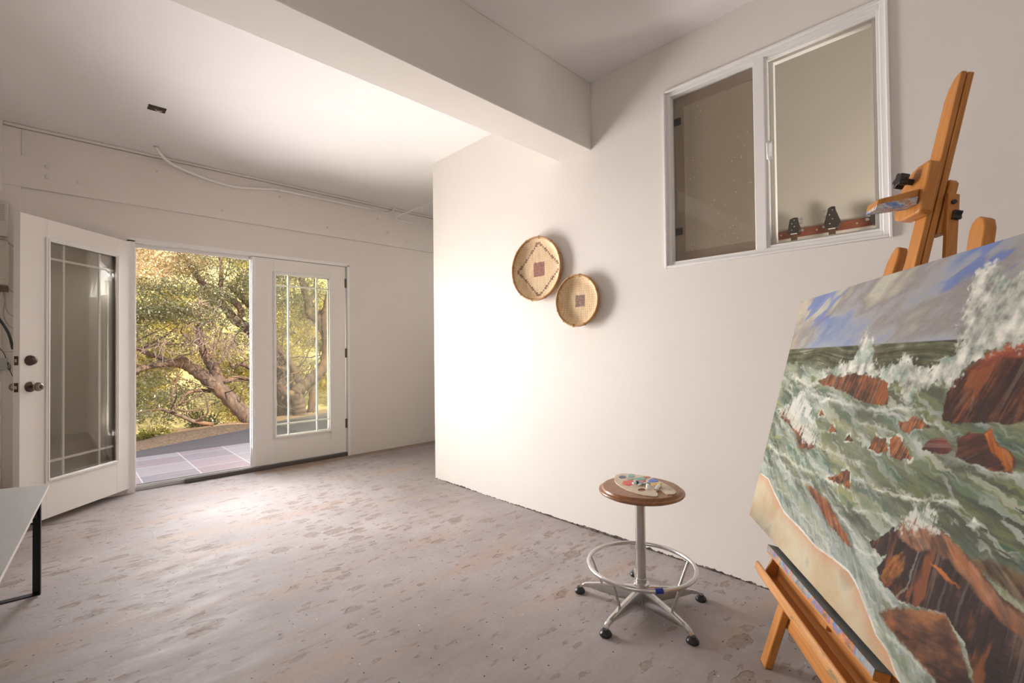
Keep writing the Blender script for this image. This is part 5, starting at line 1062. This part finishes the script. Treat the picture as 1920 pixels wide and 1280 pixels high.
# canopy clumps of the first oak
r = np.random.RandomState(21); cl = []
for i in range(170):
    x = r.uniform(-1.6, 3.2); z = r.uniform(1.35, 4.6); y = r.uniform(8.0, 10.2)
    lo = 1.55 if x > 1.2 else 1.25
    if z < lo: continue
    tone = .28 + .25*r.rand() + (.38 if (x < 1.5 and z > 2.1 and y > 8.5) else 0)  # upper-left clumps get peach tones, sun highlights put into their colour
    cl.append(((x, y, z), (r.uniform(.22, .5), r.uniform(.2, .4), r.uniform(.12, .26)), 420, tone))
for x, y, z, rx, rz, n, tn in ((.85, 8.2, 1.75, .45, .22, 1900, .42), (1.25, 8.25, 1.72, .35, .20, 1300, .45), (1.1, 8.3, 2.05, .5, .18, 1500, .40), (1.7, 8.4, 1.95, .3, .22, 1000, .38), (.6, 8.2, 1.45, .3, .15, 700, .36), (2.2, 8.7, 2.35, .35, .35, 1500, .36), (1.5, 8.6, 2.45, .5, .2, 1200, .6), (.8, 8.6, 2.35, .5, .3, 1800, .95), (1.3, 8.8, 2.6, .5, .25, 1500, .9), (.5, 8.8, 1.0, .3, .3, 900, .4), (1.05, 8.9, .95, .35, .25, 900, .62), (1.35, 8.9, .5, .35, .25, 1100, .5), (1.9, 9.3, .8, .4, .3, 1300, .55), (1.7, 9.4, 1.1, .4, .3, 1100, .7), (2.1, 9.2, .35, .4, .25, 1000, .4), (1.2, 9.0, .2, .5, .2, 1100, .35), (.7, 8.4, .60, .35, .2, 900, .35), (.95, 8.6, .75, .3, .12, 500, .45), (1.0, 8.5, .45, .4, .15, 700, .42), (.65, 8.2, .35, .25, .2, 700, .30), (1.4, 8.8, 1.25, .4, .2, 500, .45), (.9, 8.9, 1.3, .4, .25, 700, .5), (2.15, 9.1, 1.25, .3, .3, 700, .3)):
    cl.append(((x, y, z), (rx, .28, rz), n, tn))
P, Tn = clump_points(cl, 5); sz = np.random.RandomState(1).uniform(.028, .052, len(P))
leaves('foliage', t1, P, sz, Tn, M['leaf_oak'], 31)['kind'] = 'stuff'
# second oak, right behind the closed leaf
LIMB2X = LIMB2 + [([LIMB2[0][0][0], (LIMB2[0][0][0][0]+.03, 8.7, -.5)], .15, .2), ([(3.6, 9.2, 2.6), (3.3, 9.2, 3.4), (3.0, 9.2, 4.2)], .06, .04), ([(4.4, 9.3, 1.5), (4.4, 9.3, .5), (4.3, 9.2, -.6)], .10, .16)]
t2 = thing('oak_tree', 'twisted oak with forked trunk seen through the closed glazed door', 'tree', (3.25, 8.7, -.05))
limb_mesh(MB(), LIMB2X+side_limbs(LIMB2X, 40, 8)).build('trunk_and_limbs', M['bark'], t2, smooth=True)
cl = []
for i in range(150):
    x = r.uniform(2.6, 7.0); z = r.uniform(.5, 4.6); y = r.uniform(9.2, 11.0)
    if z < 1.2 and r.rand() < .5: continue
    cl.append(((x, y, z), (r.uniform(.22, .5), r.uniform(.2, .4), r.uniform(.12, .28)), 380, .22+.45*r.rand()))
P, Tn = clump_points(cl, 6); sz = np.random.RandomState(2).uniform(.030, .055, len(P))
leaves('foliage', t2, P, sz, Tn, M['leaf_oak'], 32)['kind'] = 'stuff'
tw = MB(); rr = random.Random(12)
for c in ((2.75, 9.0, 1.35), (2.7, 9.0, 1.1), (3.3, 9.0, 1.45), (3.55, 9.1, 1.6), (3.0, 9.0, .9)):
    for _ in range(30):
        p = Vector(c)+Vector((rr.gauss(0, .14), rr.gauss(0, .12), rr.gauss(.05, .12))); pts = [p]; d = Vector((rr.uniform(-.7, .7), rr.uniform(-.5, .5), rr.uniform(-1, .3))).normalized()
        for i in range(5):
            d = (d+Vector((rr.uniform(-.6, .6), rr.uniform(-.6, .6), rr.uniform(-.6, .4)))).normalized(); pts.append(pts[-1]+d*rr.uniform(.03, .08))
        tw.tube(pts, [.0045, .004, .0035, .003, .0025, .002], 4, cap=False)
tw.build('dead_twigs', M['twig'], t2, label='tangle of pale dead twigs', kind='stuff')
# sunlit brush on the slope and at the edge of the drive
def bush(name, lb, c, rad, n, tone, mat, seed, size=(.03, .06), grp=None):
    root = thing(name, lb, 'bush', (c[0], c[1], c[2]-rad[2]), grp)
    rr = np.random.RandomState(seed); k = [((c[0]+rr.uniform(-.7, .7)*rad[0], c[1]+rr.uniform(-.7, .7)*rad[1], c[2]+rr.uniform(-.6, .6)*rad[2]), tuple(q*.5 for q in rad), n//8, tone+rr.uniform(-.15, .15)) for _ in range(8)]
    P, Tn = clump_points(k, seed); leaves('foliage', root, P, rr.uniform(*size, len(P)), Tn, mat, seed)['kind'] = 'stuff'
    st_ = MB(); b = Vector((c[0], c[1], c[2]-rad[2]))
    for i in range(7):
        a = i*.9; st_.tube([b, b+Vector((math.cos(a)*rad[0]*.4, math.sin(a)*rad[1]*.4, rad[2])), b+Vector((math.cos(a)*rad[0]*.7, math.sin(a)*rad[1]*.7, rad[2]*1.7))], [.02, .012, .005], 6)
    st_.build('stems', M['bark'], root, smooth=True); return root
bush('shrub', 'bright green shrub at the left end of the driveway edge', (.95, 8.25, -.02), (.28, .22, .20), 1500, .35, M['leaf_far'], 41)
bush('shrub', 'olive shrub under the leaning trunk beside the driveway', (1.62, 8.75, .0), (.34, .22, .26), 2400, .25, M['leaf_oak'], 42)
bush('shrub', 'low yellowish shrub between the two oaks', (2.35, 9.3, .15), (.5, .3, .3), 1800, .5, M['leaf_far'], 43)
bush('shrub', 'dark shrub left behind the trunk, at the doorway side', (.25, 8.7, .1), (.30, .25, .3), 2200, .2, M['leaf_oak'], 44)
spots = [(-1.9, 13.5, .6, 1.1, .8), (.9, 13.7, .7, 1.2, .9), (3.7, 13.8, .7, 1.2, .9), (6.6, 14.2, .8, 1.3, 1.0), (-.9, 17.6, 2.2, 1.7, 1.3), (3.0, 17.8, 2.3, 1.8, 1.4), (7.2, 18.2, 2.5, 1.9, 1.5), (11.4, 16, 1.9, 1.8, 1.4), (-5, 16.5, 2.0, 1.8, 1.4), (1.2, 23, 4.4, 2.4, 1.8), (6.8, 24, 4.9, 2.5, 1.9), (-4.4, 23, 4.2, 2.4, 1.8)]
lbs = ['sunlit yellow-green bush low on the slope, leftmost of the front ones', 'sunlit bush on the slope straight behind the leaning trunk', 'sunlit bush on the slope between the two oaks', 'sunlit bush on the slope behind the forked oak', 'rounded bush halfway up the slope behind the doorway', 'rounded bush halfway up the slope behind the door post', 'rounded bush halfway up the slope behind the closed door', 'large bush at the far right of the slope', 'large bush at the far left of the slope', 'topmost bush of the hillside behind the doorway', 'topmost bush of the hillside behind the closed door', 'topmost bush at the far left of the hillside']
for i, (x, y, z, rx, rz) in enumerate(spots):
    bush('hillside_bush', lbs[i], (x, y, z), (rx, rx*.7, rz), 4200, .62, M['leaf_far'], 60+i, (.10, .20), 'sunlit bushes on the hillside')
bpy.context.view_layer.update()
